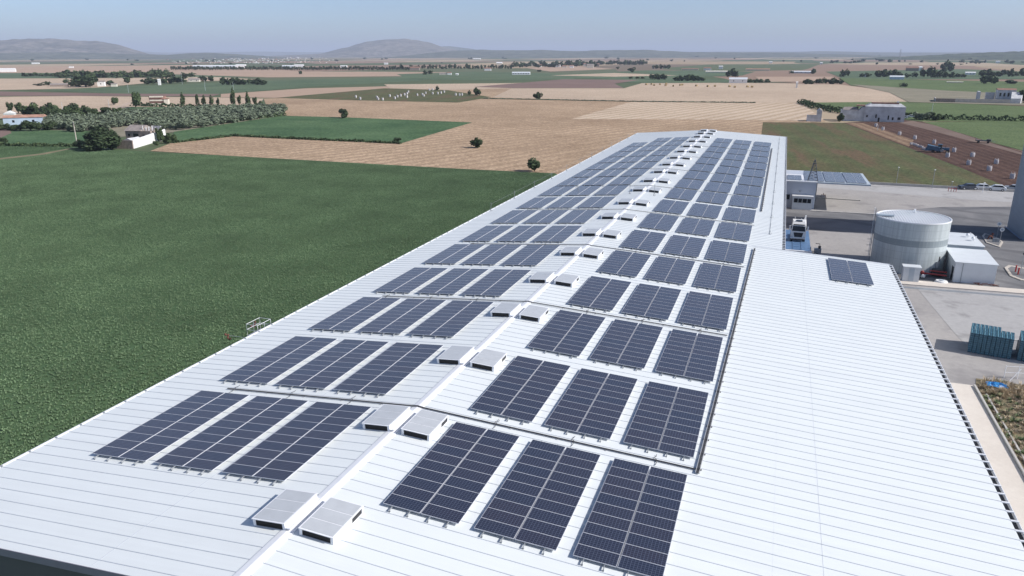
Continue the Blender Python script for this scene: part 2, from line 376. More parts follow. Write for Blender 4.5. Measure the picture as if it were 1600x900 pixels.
# hills: real ridged relief far away, skyline heights in metres
def ridge_hill(name, dist, prof, depth, mat, rough=.06, seed=1):
    rnd = random.Random(seed); xs = []; x = prof[0][0]
    step = (prof[-1][0]-prof[0][0])/90
    pts = []
    for i in range(91):
        x = prof[0][0]+i*step
        for (a, ya), (b, yb) in zip(prof, prof[1:]):
            if a <= x <= b+1e-6: t = (x-a)/(b-a); t = t*t*(3-2*t)*.5+t*.5; y = ya+(yb-ya)*t; break
        d = ray(x, y); d = d/Vector((d.x, d.y)).length
        pts.append((Vector((CAM.x+d.x*dist, CAM.y+d.y*dist, 0)), max(0, CAM.z+d.z*dist)))
    mb = MB(); K = 14; nx = len(pts)
    dirv = (pts[nx//2][0]-Vector((CAM.x, CAM.y, 0))).normalized()
    ph = [rnd.uniform(0, 6) for _ in range(8)]
    for j in range(-K, K+1):
        t = j/K; prf = (math.cos(t*math.pi)*.5+.5)**.8
        for i, (p, h) in enumerate(pts):
            g = 1+rough*(math.sin(i*.7+j*1.3+ph[0])+math.sin(i*.31-j*.9+ph[1])+math.sin(i*1.3+j*.5+ph[2]))*(abs(t) > .04)
            hh = h*prf*(g if abs(t) > .04 else 1)
            q = p+dirv*(t*depth); mb.v.append((q.x, q.y, hh-4))
    for j in range(2*K):
        for i in range(nx-1):
            a = j*nx+i; mb.f.append((a, a+1, a+nx+1, a+nx)); mb.m.append(0)
    o = mb.build(name, mat, smooth=True); o['kind'] = 'structure'; return o
hm1 = hill_mat('hill_rocky', (.10, .10, .075), (.30, .26, .22), .004)
hm2 = hill_mat('hill_wooded', (.075, .09, .06), (.17, .17, .12), .004)
hm3 = hill_mat('hill_olive', (.06, .08, .05), (.12, .14, .08), .006)
ridge_hill('rocky_hill', 11000, [(-260,78),(-120,66),(0,62.5),(50,60),(90,60.5),(125,64),(150,63.5),(172,67),(200,76),(222,83),(250,86)], 2200, hm1, .018, 2)
ridge_hill('hill', 9000, [(-260,82),(0,82),(120,81),(210,84),(260,85),(300,82.5),(330,82),(365,84),(420,88)], 1500, hm2, .02, 3)
ridge_hill('domed_hill', 12500, [(400,88),(470,85),(500,83.5),(540,74),(575,64.5),(605,61),(635,60.5),(665,65),(695,74),(722,82),(760,88)], 2600, hm1, .012, 4)
ridge_hill('hill', 14500, [(640,84),(690,73),(705,71.5),(722,75),(745,80),(900,79),(1100,81),(1250,80.5),(1290,79.5),(1400,82),(1750,82)], 2500, hm2, .02, 5)
ridge_hill('wooded_ridge', 9500, [(640,88),(700,80),(740,77.5),(800,78),(860,78),(900,80),(940,78),(1000,77.5),(1040,79),(1080,81),(1180,81.5),(1300,84),(1420,88)], 1900, hm2, .03, 6)
ridge_hill('olive_slope_hill', 6000, [(1290,92),(1400,88),(1450,85.5),(1500,83),(1560,80.5),(1620,79),(1750,80)], 1500, hm3, .04, 7)
ridge_hill('distant_range', 24000, [(-400,82),(0,80),(180,79),(260,82),(400,80.5),(520,81.5),(700,80),(1000,80.5),(1750,81)], 3000, hm2, .03, 8)

# ------------------------------------------------------------------ yard
def wpoly(name, pts, mat, z):
    ar = sum(a[0]*b[1]-b[0]*a[1] for a, b in zip(pts, pts[1:]+pts[:1]))
    if ar < 0: pts = pts[::-1]
    return sheet(name, pts, mat, z)
wpoly('yard_ground', [(23,20),(23,196),(30,214.5),(44.4,214.2),(79,213.2),(140,210),(140,20)], G['concrete'], .10)
wpoly('asphalt_yard', [(37,103),(24.5,103),(24.5,171.5),(43,172),(49,178),(58,185),(72,190),(140,190),(140,119.5),(57,119.3),(40,117.2),(37,117)], G['asphalt'], .106)
wpoly('pale_concrete_yard', [(45,201),(31,203),(30,213.8),(79,212.6),(140,209.5),(140,196),(90,195),(62,197)], G['pale'], .110)
wpoly('pale_concrete_yard', [(24.6,139),(24.6,150.5),(41,151.2),(41,119),(37,118),(30,118),(28,122)], G['concrete'], .112)
wpoly('asphalt_lane', [(37,117),(43.1,117),(43.1,112),(44.6,98),(45.2,92.5),(49,88.8),(66,87),(66,78),(43.9,83.2),(41.0,81.0),(37,81.3)], G['concrete'], .112)
wpoly('pale_concrete_yard', [(43.2,117.2),(44.7,98),(45.3,92.6),(49.1,89.0),(80,87.2),(80,118.4)], G['pale'], .116)
wpoly('drain_channel', [(38,115.6),(80,116.9),(80,117.7),(38,116.5)], M['steel'], .122)
mb = MB(); mb.box(37.3,43.4,22,81,.0,.22); mb.build('walkway', G['walk'])['kind'] = 'structure'
mb = MB(); mb.hexa([(38.3,117.4,.1),(100,119.6,.1),(100,121.2,.1),(38.3,119.9,.1),(38.3,117.4,.24),(100,119.6,.24),(100,121.2,.24),(38.3,119.9,.24)])
mb.build('pavement', G['walk'])['kind'] = 'structure'
mb = MB(); mb.hexa([(30,170.3,.1),(44,170.9,.1),(44,171.3,.1),(30,170.8,.1),(30,170.3,.25),(44,170.9,.25),(44,171.3,.25),(30,170.8,.25)])
mb.hexa([(30.9,187.3,.1),(41.4,186.6,.1),(41.4,187,.1),(30.9,187.7,.1),(30.9,187.3,.3),(41.4,186.6,.3),(41.4,187,.3),(30.9,187.7,.3)])
mb.build('kerb', M['kerb'])['kind'] = 'structure'
wpoly('weed_ground', [(43.6,22),(43.6,80.6),(44.2,83.3),(50,83.0),(66,80),(66,22)], G['verge'], .13)
mb = MB(); mb.box(43.45,43.62,22,80.8,.1,.42); mb.box(44.15,44.3,22,79,.1,.30)
tag(mb.build('low_concrete_wall', M['kerb']), 'low double concrete kerb wall between pale walkway and weeds', 'wall')

# ------------------------------------------------------------------ warehouse
YF, YB, XL, XR, XA, YA = 22.1, 255.4, -23.3, 24.1, 37.2, 103.2
SL, SR = .073, .059
def zr(x): return GZ - (SL*-x if x < 0 else SR*x)
wh = empty('warehouse', (0, YF, 0), label='long white ribbed metal warehouse with shallow gable roof carrying rows of solar arrays', cat='warehouse')
wh.location = (0, 0, 0)
def slab(mb, x0, x1, y0, y1, t=.14, off=0, m=0):
    mb.hexa([(x0,y0,zr(x0)-t+off),(x1,y0,zr(x1)-t+off),(x1,y1,zr(x1)-t+off),(x0,y1,zr(x0)-t+off),
             (x0,y0,zr(x0)+off),(x1,y0,zr(x1)+off),(x1,y1,zr(x1)+off),(x0,y1,zr(x0)+off)], m)
def rib(mb, x0, x1, y, h=.03, wd=.024, m=1):
    mb.hexa([(x0,y-wd,zr(x0)-.01),(x1,y-wd,zr(x1)-.01),(x1,y+wd,zr(x1)-.01),(x0,y+wd,zr(x0)-.01),
             (x0,y-wd*.6,zr(x0)+h),(x1,y-wd*.6,zr(x1)+h),(x1,y+wd*.6,zr(x1)+h),(x0,y+wd*.6,zr(x0)+h)], m)
mb = MB(); slab(mb, XL, -.002, YF, YB)
y = YF+.6
while y < YB-.3: rib(mb, XL+.05, -.34, y); y += 1.0
rm = [M['roof'], M['rib']]
mb.box(-8.16,-8.12,YF+.2,YB-.2,zr(-8.14)-.02,zr(-8.14)+.006,1)
mb.build('roof', rm, wh)
mb = MB(); slab(mb, .002, XR, YA, YB); slab(mb, .002, XR, YF, YA-.01)
y = YF+.6
while y < YB-.3: rib(mb, .34, XR-.03 if y > YA else XR, y); y += 1.0
mb.build('roof', rm, wh)
mb = MB(); slab(mb, XR+.003, XA, YF, YA)
y = YF+.6
while y < YA-.3: rib(mb, XR, XA-.03, y); y += 1.0
mb.box(26.59,26.608,YF+.2,YA-.2,zr(26.6)-.02,zr(26.6)+.006,1)
mb.build('annex_roof', rm, wh)
mb = MB()   # ridge cap: folded flashing
for s in (-1, 1):
    x1 = .36*s; a = (0, zr(0)+.075); b = (x1, zr(x1)+.045); c_ = (x1, zr(x1)+.003)
    P = [(0,YF,a[1]),(b[0],YF,b[1]),(b[0],YB,b[1]),(0,YB,a[1])]
    mb.poly(P if s > 0 else P[::-1]); Q = [(b[0],YF,b[1]),(b[0],YF,c_[1]),(b[0],YB,c_[1]),(b[0],YB,b[1])]; mb.poly(Q if s > 0 else Q[::-1])
mb.poly([(-.36,YF,zr(-.36)),(.36,YF,zr(.36)),(.36,YF,zr(.36)+.04),(0,YF,zr(0)+.075),(-.36,YF,zr(-.36)+.04)])
mb.build('ridge_cap', M['trim'], wh)
mb = MB(); mb.box(-.42,-.365,YF,YB,zr(-.4)-.01,zr(-.4)+.012); mb.build('ridge_seam', M['rib'], wh)
mb = MB()   # walls
def wallseg(mb, x0, y0, x1, y1, t=.2, xin=1):
    pass
mb.poly([(XL+.3,YF+.25,0),(XR-.2,YF+.25,0),(XR-.2,YF+.25,zr(XR-.2)-.14),(0,YF+.25,GZ-.145),(XL+.3,YF+.25,zr(XL+.3)-.14)])
mb.poly([(XL+.3,YB-.25,0),(XL+.3,YB-.25,zr(XL+.3)-.14),(0,YB-.25,GZ-.145),(XR-.2,YB-.25,zr(XR-.2)-.14),(XR-.2,YB-.25,0)])
mb.poly([(XL+.3,YF+.25,0),(XL+.3,YF+.25,zr(XL)-.14),(XL+.3,YB-.25,zr(XL)-.14),(XL+.3,YB-.25,0)])
mb.poly([(XR-.2,YF+.25,0),(XR-.2,YB-.25,0),(XR-.2,YB-.25,zr(XR)-.14),(XR-.2,YF+.25,zr(XR)-.14)])
mb.build('wall', M['wallgrey'], wh)
mb = MB()
mb.poly([(XR-.2,YF+.25,0),(XA-.2,YF+.25,0),(XA-.2,YF+.25,zr(XA)-.14),(XR-.2,YF+.25,zr(XR)-.14)])
mb.poly([(XA-.2,YF+.25,0),(XA-.2,YA-.2,0),(XA-.2,YA-.2,zr(XA)-.14),(XA-.2,YF+.25,zr(XA)-.14)])
mb.poly([(XA-.2,YA-.2,0),(XR-.2,YA-.2,0),(XR-.2,YA-.2,zr(XR)-.14),(XA-.2,YA-.2,zr(XA)-.14)])
mb.build('annex_wall', M['shedgrey'], wh)
mb = MB()   # front fascia under the roof edge
for x0, x1 in ((XL, 0), (0, XA)):
    mb.hexa([(x0,YF-.04,zr(x0)-.42),(x1,YF-.04,zr(x1)-.42),(x1,YF+.02,zr(x1)-.42),(x0,YF+.02,zr(x0)-.42),
             (x0,YF-.04,zr(x0)+.03),(x1,YF-.04,zr(x1)+.03),(x1,YF-.003,zr(x1)+.03),(x0,YF-.003,zr(x0)+.03)])
mb.build('fascia', M['fascia'], wh)
mb = MB()   # left eave flashing with a small clip at every rib
mb.box(XL-.14,XL-.003,YF,YB,zr(XL)-.16,zr(XL)+.05)
y = YF+.6
while y < YB-.3: mb.box(XL-.02,XL+.12,y-.05,y+.05,zr(XL)+.052,zr(XL)+.10,1); y += 2.0
mb.build('eave_trim', [M['trim'], M['steel']], wh)
def gutter(x0, y0, y1):
    mb = MB(); z = zr(x0)
    mb.box(x0+.01,x0+.40,y0,y1,z-.30,z-.27,1); mb.box(x0+.38,x0+.42,y0,y1,z-.268,z-.02,0); mb.box(x0-.02,x0+.008,y0,y1,z-.5,z-.145,0)
    y = y0+.6
    while y < y1: mb.box(x0-.02,x0+.415,y-.07,y+.07,z-.035,z+.02,0); y += 1.0
    mb.build('gutter', [M['trim'], M['tray']], wh)
gutter(XA+.002, YF, YA-.05); gutter(XR+.002, YA+.3, YB)
mb = MB()   # annex rear flashing
mb.hexa([(20.2,YA-.03,zr(20.2)+.003),(XA+.2,YA-.03,zr(XA+.2)+.003),(XA+.2,YA+.05,zr(XA+.2)-.2),(20.2,YA+.05,zr(20.2)+.003),
         (20.2,YA-.03,zr(20.2)+.06),(XA+.2,YA-.03,zr(XA+.2)+.06),(XA+.2,YA+.05,zr(XA+.2)+.06),(20.2,YA+.05,zr(20.2)+.06)])
mb.hexa([(24.3,YA+.055,zr(24.3)-.35),(XA+.2,YA+.055,zr(XA+.2)-.35),(XA+.2,YA+.25,zr(XA+.2)-.35),(24.3,YA+.25,zr(24.3)-.35),
         (24.3,YA+.055,zr(24.3)-.1),(XA+.2,YA+.055,zr(XA+.2)-.1),(XA+.2,YA+.25,zr(XA+.2)-.1),(24.3,YA+.25,zr(24.3)-.1)],1)
mb.build('rear_flashing', [M['trim'], M['tray']], wh)

# ------------------------------------------------------------------ solar arrays
MW, MP = 2.262, 1.012
def module_mesh():
    mb = MB(); hx, hy = MW/2, MP/2-.006; b = .015
    mb.box(-hx, hx, -hy, hy, -.04, -.002, 0)
    mb.poly([(-hx+b,-hy+b,.0),(hx-b,-hy+b,.0),(hx-b,hy-b,.0),(-hx+b,hy-b,.0)], 1)
    for a in ((-hx,hx,-hy,-hy+b), (-hx,hx,hy-b,hy), (-hx,-hx+b,-hy+b,hy-b), (hx-b,hx,-hy+b,hy-b)):
        mb.box(*a, -.0015, .004, 0)
    return mb.mesh('solar_module', [M['frame'], M['cells']])
mod_me = module_mesh()
def rail_mesh(n):
    mb = MB(); ln = n*MP
    mb.box(-.02,.02,-.36,ln+.12,-.11,-.042)
    for y in [-.3]+[1.0+2*i for i in range(n//2)]:
        mb.box(-.03,.03,y-.03,y+.03,-.205,-.11); mb.box(-.045,.045,y-.07,y+.05,-.212,-.19)
    return mb.mesh('mounting_rail', M['steel'])
rail_me = {10: rail_mesh(10)}
def array(x0, y0, label, group, left, n=10, w_=4.58, e_=.21):
    s = SL if left else -SR; xm = x0+w_/2
    root = empty('solar_array', (xm, y0, zr(xm)+e_), label=label, cat='solar array', group=group)
    root.rotation_euler = (0, -math.atan(s), 0)
    for c in (-1, 1):
        cx = c*(w_/2-MW/2)
        for k in range(n):
            sm_ = inst('solar_module', mod_me, (cx, MP*(k+.5), 0), parent=root); sm_.rotation_euler = (random.uniform(-.003,.003), random.uniform(-.002,.002), 0)
        for q in (-.55, .55): inst('mounting_rail', rail_me[n], (cx+q, 0, 0), parent=root)
    return root
COLN = {0: 'nearest the ridge', 1: 'in the middle', 2: 'nearest the outer edge'}
P_, Y0 = 12.0, 30.8
WR, GR_, R1 = 4.58, .89, 3.73
WL, GL_, L3_ = 4.60, .684, 2.935
NR = 17
def lerp(v, tab):
    if v <= tab[0][0]: return tab[0][1]
    for (a, p), (b, q) in zip(tab, tab[1:]):
        if v <= b: return p+(q-p)*(v-a)/(b-a)
    return tab[-1][1]
def rowy(k): return 31.15+12.34*k if k <= 8 else 31.15+12.34*8+11.5*(k-8)
def dxr(y): return lerp(y, [(31,-.28),(54,-.06),(80,.20),(104,.45),(130,.70),(155,.90),(232,.97)])
def dxl(y): return lerp(y, [(31,.18),(80,.45),(104,.75),(130,.9),(180,.6),(222,.1)])
for k in range(NR):
    for j in range(3):
        array(R1+dxr(rowy(k))+j*(WR+GR_), rowy(k), f'solar array in the {ORD[k]} row from the front, right roof slope, {COLN[j]}', 'solar arrays on the warehouse roof', False)
        if not (j == 2 and k == NR-1):
            array(-(L3_+dxl(rowy(k))+j*(WL+GL_))-WL, rowy(k)+.1, f'solar array in the {ORD[k]} row from the front, left roof slope, {COLN[j]}', 'solar arrays on the warehouse roof', True)
array(29.75, 91.4, 'lone solar array on the white annex roof at its far right end', None, False)

# ------------------------------------------------------------------ skylight vents
def box_on(mb, x0, x1, y0, y1, z0, z1, m=0): mb.box(x0,x1,y0,y1,z0,z1,m)
def vent_meshes():
    W_, D_, H_ = 2.03, 2.95, .42
    d = {}
    mb = MB()
    for (a, b, c, e_) in ((0,.06,0,D_), (W_-.06,W_,0,D_*.62), (.06,W_-.06,D_-.06,D_), (0.0601,.16,.0,.05), (W_-.16,W_-.0601,.0,.05)): mb.box(a,b,c,e_,0,H_)
    d['frame_solid'] = None; m2 = MB(); m2.v = list(mb.v); m2.f = list(mb.f); m2.m = list(mb.m); m2.box(W_-.06,W_,D_*.6201,D_,0,H_); m2.box(.16,W_-.16,0,.05,0,.02); m2.box(.16,W_-.16,0,.05,H_-.02,H_); d['frame_solid'] = m2.mesh('frame', M['trim'])
    mb.box(W_-.06,W_,D_-.1,D_,0,H_); mb.box(W_-.06,W_,D_*.6201,D_-.1001,0,.03); mb.box(W_-.06,W_,D_*.6201,D_-.1001,H_-.03,H_)
    mb.box(.16,W_-.16,0,.05,0,.02); mb.box(.16,W_-.16,0,.05,H_-.02,H_)
    d['frame'] = mb.mesh('frame', M['trim'])
    mb = MB(); mb.box(.0605,W_-.0605,.06,.09,.02,H_-.01)
    for i in range(5): mb.box(.165,W_-.165,.03,.055,.06+i*.06,.085+i*.06)
    d['louvre'] = mb.mesh('louvre', M['black'])
    mb = MB(); mb.box(W_-.05,W_-.03,D_*.625,D_-.105,.03,H_-.03); d['side'] = mb.mesh('side_louvre', M['black'])
    mb = MB(); mb.box(-.04,W_+.04,-.05,D_+.03,H_,H_+.035)
    d['rim'] = mb.mesh('top_rim', M['trim'])
    mb = MB()
    for i in range(3):
        a = .02+i*(D_-.04)/3; mb.box(.05,W_-.05,a+.03,a+(D_-.04)/3-.03,H_+.0351,H_+.047)
    d['pane'] = mb.mesh('translucent_panel', M['poly'])
    return d
vm = vent_meshes()
VY = [27.2,38.5,50.2,62.2,73.8,86.0,97.0,108.7,120.9,133.8,144.9,157.2,168.8,180.8,193.7,205.4,218.4,231.0,241.6,250.4]
for k in range(20):
    yy = VY[k]
    for left in (True, False):
        x0 = -2.14 if left else .74
        r_ = empty('skylight_vent', (x0, yy, zr(x0)+.01), label=f'white box skylight vent {"left" if left else "right"} of the ridge in the {ORD[k]} pair from the front', cat='skylight vent', group='skylight vents along the ridge')
        r_.rotation_euler = (0, -math.atan(SL if left else -SR), 0)
        for nm, me in (('frame', vm['frame_solid'] if left else vm['frame']), ('louvre', vm['louvre']), ('top_rim', vm['rim']), ('translucent_panel', vm['pane'])):
            inst(nm, me, parent=r_)
        if not left: inst('side_louvre', vm['side'], parent=r_)
        if left:
            mb = MB(); mb.box(2.032,2.36,-.02,2.95,.13,.20); mb.build('flashing', M['trim'], r_)

# cable trays and conduits on the roof
def tray(y0, y1, x, label, x1=None):
    x1 = x if x1 is None else x1
    t = empty('cable_tray', (x, y0, zr(min(x, x1))+.01), -math.atan2(x1-x, y1-y0), label=label, cat='cable tray')
    mb = MB(); ln = math.hypot(y1-y0, x1-x)
    mb.box(-.13,-.10,0,ln,.06,.15); mb.box(.10,.13,0,ln,.06,.15)
    k = 0
    while k < ln: mb.box(-.10,.10,k,k+.05,.065,.085); k += .6
    mb.build('tray_ladder', M['traytop'], t)
    mb = MB()
    for i in range(5): mb.tube([(-.07+.035*i,0,.11),(-.07+.035*i,ln,.11)], .016, 5)
    mb.build('cable_bundle', M['tray'], t)
    mb = MB(); k = .5
    while k < ln: mb.box(-.2,.2,k,k+.12,.004,.058); k += 2.0
    mb.build('tray_foot', M['tray'], t)
tray(41.9, 101.5, 19.5, 'dark ladder cable tray along the outer solar arrays beside the annex roof', 20.6)
tray(128.0, 219.0, 20.62, 'dark ladder cable tray running to the far end of the right roof slope')
for k in range(0, 10):
    if 2*k+1 >= NR: break
    y = rowy(2*k+1)-1.15
    t = empty('cross_conduit', (0, y, GZ), label=f'dark cable conduit crossing the ridge, {ORD[k]} from the front', cat='conduit', group='conduits crossing the roof')
    mb = MB(); xa = -16.6; xb = 19.45+dxr(y)*.9
    for dy in (-.035, .035):
        mb.tube([(xa,dy,zr(xa)-GZ+.09),(-.45,dy,zr(-.45)-GZ+.09),(0,dy,.13),(.45,dy,zr(.45)-GZ+.09),(xb,dy,zr(xb)-GZ+.09)], .030, 6)
    mb.build('conduit_pipe', M['tray'], t)
    mb = MB(); x = xa+.5
    while x < xb: mb.box(x-.06,x+.06,-.13,.13,zr(x)-GZ+.003,zr(x)-GZ+.045); x += 3.3
    mb.build('conduit_clip', M['traytop'], t)
    if k < 6:
        for j in range(3):
            for left in (0, 1):
                xm = (R1+dxr(y)+j*(WR+GR_)+WR/2) if not left else -(L3_+dxl(y)+j*(WL+GL_)+WL/2)
                mb = MB(); z = zr(xm)-GZ+.05; dy = random.uniform(-.15, .15)
                mb.tube([(xm,.75,z+.03),(xm+.05+dy,.55,z),(xm-.12,.35,z),(xm+.08,.18,z),(xm,.02,z+.04)], .018, 5)
                mb.tube([(xm+.1,-.02,z+.04),(xm+.14,-.3,z),(xm+.08,-.6,z)], .018, 5)
                mb.build('cable_loop', M['tray'], t)

# fall-arrest posts
def post(p, h, label, group):
    o = empty('roof_post', p, label=label, cat='roof post', group=group)
    mb = MB(); mb.tube([(0,0,0),(0,0,h)], .03, 5); mb.build('post', M['steel'], o)
    mb = MB()
    for a in range(3): mb.tube([(0,0,h*.35),(.28*math.cos(a*2.1),.28*math.sin(a*2.1),.02)], .018, 4)
    mb.box(-.15,.15,-.15,.15,0,.03); mb.build('tripod_base', M['steel'], o)
lp = []
for i, y in enumerate([116,128,140,152,164,176,188,200,212,224,236,248]):
    x = XL+.35; lp.append((x, y, zr(x))); post(lp[-1], 1.5, f'thin grey safety post on the left eave, {ORD[i]} from the front', 'safety posts on the left eave')
mb = MB(); mb.tube([(a, b, c+1.2) for a, b, c in lp], .012, 4); tag(mb.build('safety_cable', M['steel']), 'thin safety cable strung between the posts on the left eave', 'cable')
lp = []
for i, y in enumerate([112,124,136,148,160,172,184,196,208,220,232,244]):
    x = 22.3; lp.append((x, y, zr(x))); post(lp[-1], 1.7, f'thin grey safety post on the right roof edge, {ORD[i]} from the annex', 'safety posts on the right roof edge')
mb = MB(); mb.tube([(a, b, c+.06) for a, b, c in lp], .02, 4); tag(mb.build('safety_cable', M['steel']), 'thin safety cable between the posts on the right roof edge', 'cable')
for (x, y, lf, lab) in ((903,297,True,'thin grey lightning rod among the left arrays'), (984,303,True,'thin grey lightning rod just left of the ridge vents'), (1022,306,False,'thin grey lightning rod just right of the ridge vents'), (1110,316,False,'thin grey lightning rod among the right arrays')):
    p = onroof(x, y, lf); post(p, 2.0, lab, 'lightning rods')

# metal landing beyond the left eave
t = empty('access_platform', (-25.2, 66.0, 0), label='galvanised access platform with two arms and rusty counterweights beyond the left eave', cat='platform')
pE = onroof(400, 516, True)
t.location = (XL-.2, pE.y, 0); ez = zr(XL)
mb = MB()
for (x, y) in ((-1.5,0),(-.2,0),(-1.5,2.0),(-.2,2.0),(-.2,1.0),(-1.5,1.0)): mb.tube([(x,y,0),(x,y,ez+.45)], .03, 5)
mb.build('support_frame', M['alu'], t)
mb = MB()
P4 = [(-1.5,0),(-.2,0),(-.2,2.0),(-1.5,2.0)]
for z in (ez+.45, ez-.1): mb.tube([(x,y,z) for x, y in P4+P4[:1]], .022, 5)
mb.build('guard_rail', M['trim'], t)
mb = MB(); mb.box(-1.5,-.2,0,2.0,ez-.75,ez-.7); mb.build('deck', M['steel'], t)
for y in (-1.9, 1.7):
    mb = MB(); mb.tube([(-.2,y,ez-.1),(-2.0,y,ez-.1)], .022, 5); mb.tube([(-.2,y,ez-.1),(-.2,0 if y < 0 else y+.3,ez-.1)], .022, 5); a_ = mb.build('arm', M['alu'], t)
    mb = MB()
    for _ in range(7): mb.ball((-2.1+random.uniform(-.3,.2), y+random.uniform(-.28,.28), ez-.2+random.uniform(-.3,.25)), random.uniform(.08,.16), n=6, k=4)
    mb.build('counterweight', M['rust'], a_)

# ------------------------------------------------------------------ buildings
def gable(mb, x0, x1, y0, y1, z0, rise, ax='x', ov=.3, m=0):
    """solid gable roof; ridge runs along ax"""
    x0 -= ov; x1 += ov; y0 -= ov; y1 += ov
    if ax == 'x':
        ym = (y0+y1)/2; a = [(x0,y0,z0),(x1,y0,z0),(x1,y1,z0),(x0,y1,z0),(x0,ym,z0+rise),(x1,ym,z0+rise)]
        fs = [(0,1,5,4),(2,3,4,5),(3,0,4),(1,2,5),(3,2,1,0)]
    else:
        xm = (x0+x1)/2; a = [(x0,y0,z0),(x1,y0,z0),(x1,y1,z0),(x0,y1,z0),(xm,y0,z0+rise),(xm,y1,z0+rise)]
        fs = [(0,1,4),(1,2,5,4),(2,3,5),(3,0,4,5),(3,2,1,0)]
    for f in fs: mb.poly([a[i] for i in f], m)
def house(name, px, py, w_, d_, h_, label, cat, wall='white', roof='greytile', rise=1.2, kind='gable', wins=0, rz=None, ax='x', winh=1.1):
    """px,py = photo point of the middle of the base of the wall that faces the camera"""
    p = at(px, py); 
    mm_ = mpp(p); w_ *= mm_; h_ *= mm_; rise *= mm_; d_ = max(d_*mm_, 4.0); winh *= 1.0
    if rz is None: rz = math.atan2(-(p.x-CAM.x), p.y-CAM.y)*.75
    o = empty(name, p, rz, label=label, cat=cat)
    mb = MB(); mb.box(-w_/2,w_/2,0,d_,0,h_); mb.build('wall', M[wall], o)
    mb = MB()
    if kind == 'gable': gable(mb, -w_/2, w_/2, 0, d_, h_+.003, rise, ax)
    elif kind == 'flat': mb.box(-w_/2-.2,w_/2+.2,-.2,d_+.2,h_+.003,h_+.35)
    elif kind == 'mono': 
        mb.hexa([(-w_/2-.2,-.2,h_+.003),(w_/2+.2,-.2,h_+.003),(w_/2+.2,d_+.2,h_+.003),(-w_/2-.2,d_+.2,h_+.003),(-w_/2-.2,-.2,h_+.15),(w_/2+.2,-.2,h_+.15),(w_/2+.2,d_+.2,h_+rise),(-w_/2-.2,d_+.2,h_+rise)])
    mb.build('roof', M[roof], o)
    for i in range(wins):
        x = -w_/2+w_*(i+.5)/wins; mb = MB(); mb.box(x-.5,x+.5,-.04,.06,h_*.45,h_*.45+winh); mb.build('window', M['window'], o)
    return o

# gatehouse with canopy
def loc(o, fn): 
    for c in o.children: pass
gh = empty('gatehouse', (24.6, 173.2, .1), label='grey metal gatehouse at the warehouse corner with a white bay and a wide solar canopy', cat='building')
mb = MB(); mb.box(.0,6.3,0,17.5,0,5.75); mb.build('wall', M['gate'], gh)
mb = MB(); mb.hexa([(-.2,-.25,5.755),(6.45,-.25,5.755),(6.45,19.0,5.4),(-.2,19.0,5.4),(-.2,-.25,5.98),(6.45,-.25,5.98),(6.45,19.0,5.6),(-.2,19.0,5.6)]); mb.build('roof', M['trim'], gh)
mb = MB(); mb.hexa([(6.5,-.25,5.66),(17.0,-.25,5.66),(17.0,19.0,5.3),(6.5,19.0,5.3),(6.5,-.25,5.96),(17.0,-.25,5.96),(17.0,19.0,5.58),(6.5,19.0,5.58)]); mb.build('canopy', M['shedgrey'], gh)
for x, y in ((6.8,9.0),(6.8,18.2)):
    mb = MB(); mb.box(x-.12,x+.12,y-.12,y+.12,0,5.2); mb.build('column', M['steel'], gh)
b = empty('bay', (1.7,-1.6,0)); b.parent = gh
mb = MB(); mb.box(0,4.1,0,1.595,0,2.75); mb.build('bay_wall', M['shed'], b)
mb = MB(); mb.box(-.15,4.25,-.15,1.58,2.752,3.0); mb.build('bay_roof', M['white'], b)
for x0, x1 in ((.3,1.1),(1.2,1.95),(2.05,2.95),(3.05,3.8)):
    mb = MB(); mb.box(x0,x1,-.03,.05,1.5,2.4); mb.build('window', M['window'], b)
mb = MB(); mb.box(.2,1.1,-.04,.04,1.8,2.9); mb.build('window', M['window'], gh)
mb = MB(); mb.box(2.9,3.2,-.3,.0,3.6,3.9); mb.build('wall_lamp', M['steel'], gh)
mb = MB(); mb.box(6.302,6.36,.5,3.4,0,3.6); mb.build('door', M['window'], gh)
for (x, n, y, wf, lab) in [(24.8,8,174.0,.66,'small solar array on the gatehouse roof next to the warehouse'), (28.5,17,173.9,.86,'solar array on the gatehouse roof under the lattice mast'), (32.75,17,173.9,.86,'middle solar array on the gatehouse canopy'), (37.0,17,173.9,.86,'rightmost solar array on the outer end of the gatehouse canopy')]:
    root = empty('solar_array', (x+2.3*wf, y, 6.17), label=lab, cat='solar array', group='solar arrays on the gatehouse')
    root.rotation_euler = (-math.atan(.018), 0, 0); root.scale = (wf, 1, 1)
    for c in (-1, 1):
        for k in range(n): inst('solar_module', mod_me, (c*1.15, MP*(k+.5), 0), parent=root)
        for q in (-.5, .5):
            mb = MB(); mb.box(c*1.15+q-.03,c*1.15+q+.03,-.2,n*MP+.1,-.10,-.042); mb.build('mounting_rail', M['alu'], root)
# lattice mast
t = empty('lattice_mast', (30.1, 175.2, 6.1), label='dark pyramid lattice mast standing on the gatehouse roof', cat='mast')
mb = MB()
for sx, sy in ((1,1),(1,-1),(-1,-1),(-1,1)): mb.tube([(1.0*sx,1.0*sy,0),(.08*sx,.08*sy,4.4)], .07, 5)
mb.build('mast_leg', M['mast'], t)
mb = MB()
for i in range(7):
    z = i*.62; a = 1.0-.92*z/4.4; b_ = 1.0-.92*(z+.62)/4.4
    C4 = [(1,1),(1,-1),(-1,-1),(-1,1)]
    for (p, q) in zip(C4, C4[1:]+C4[:1]):
        mb.tube([(p[0]*a,p[1]*a,z),(q[0]*b_,q[1]*b_,z+.62)], .035, 4); mb.tube([(p[0]*a,p[1]*a,z),(q[0]*a,q[1]*a,z)], .022, 4)
mb.build('lattice_brace', M['mast'], t)
mb = MB(); mb.box(-.4,.4,-.04,.04,3.6,3.7); mb.tube([(0,0,4.3),(0,0,4.9)], .03, 4); mb.build('antenna', M['mast'], t)

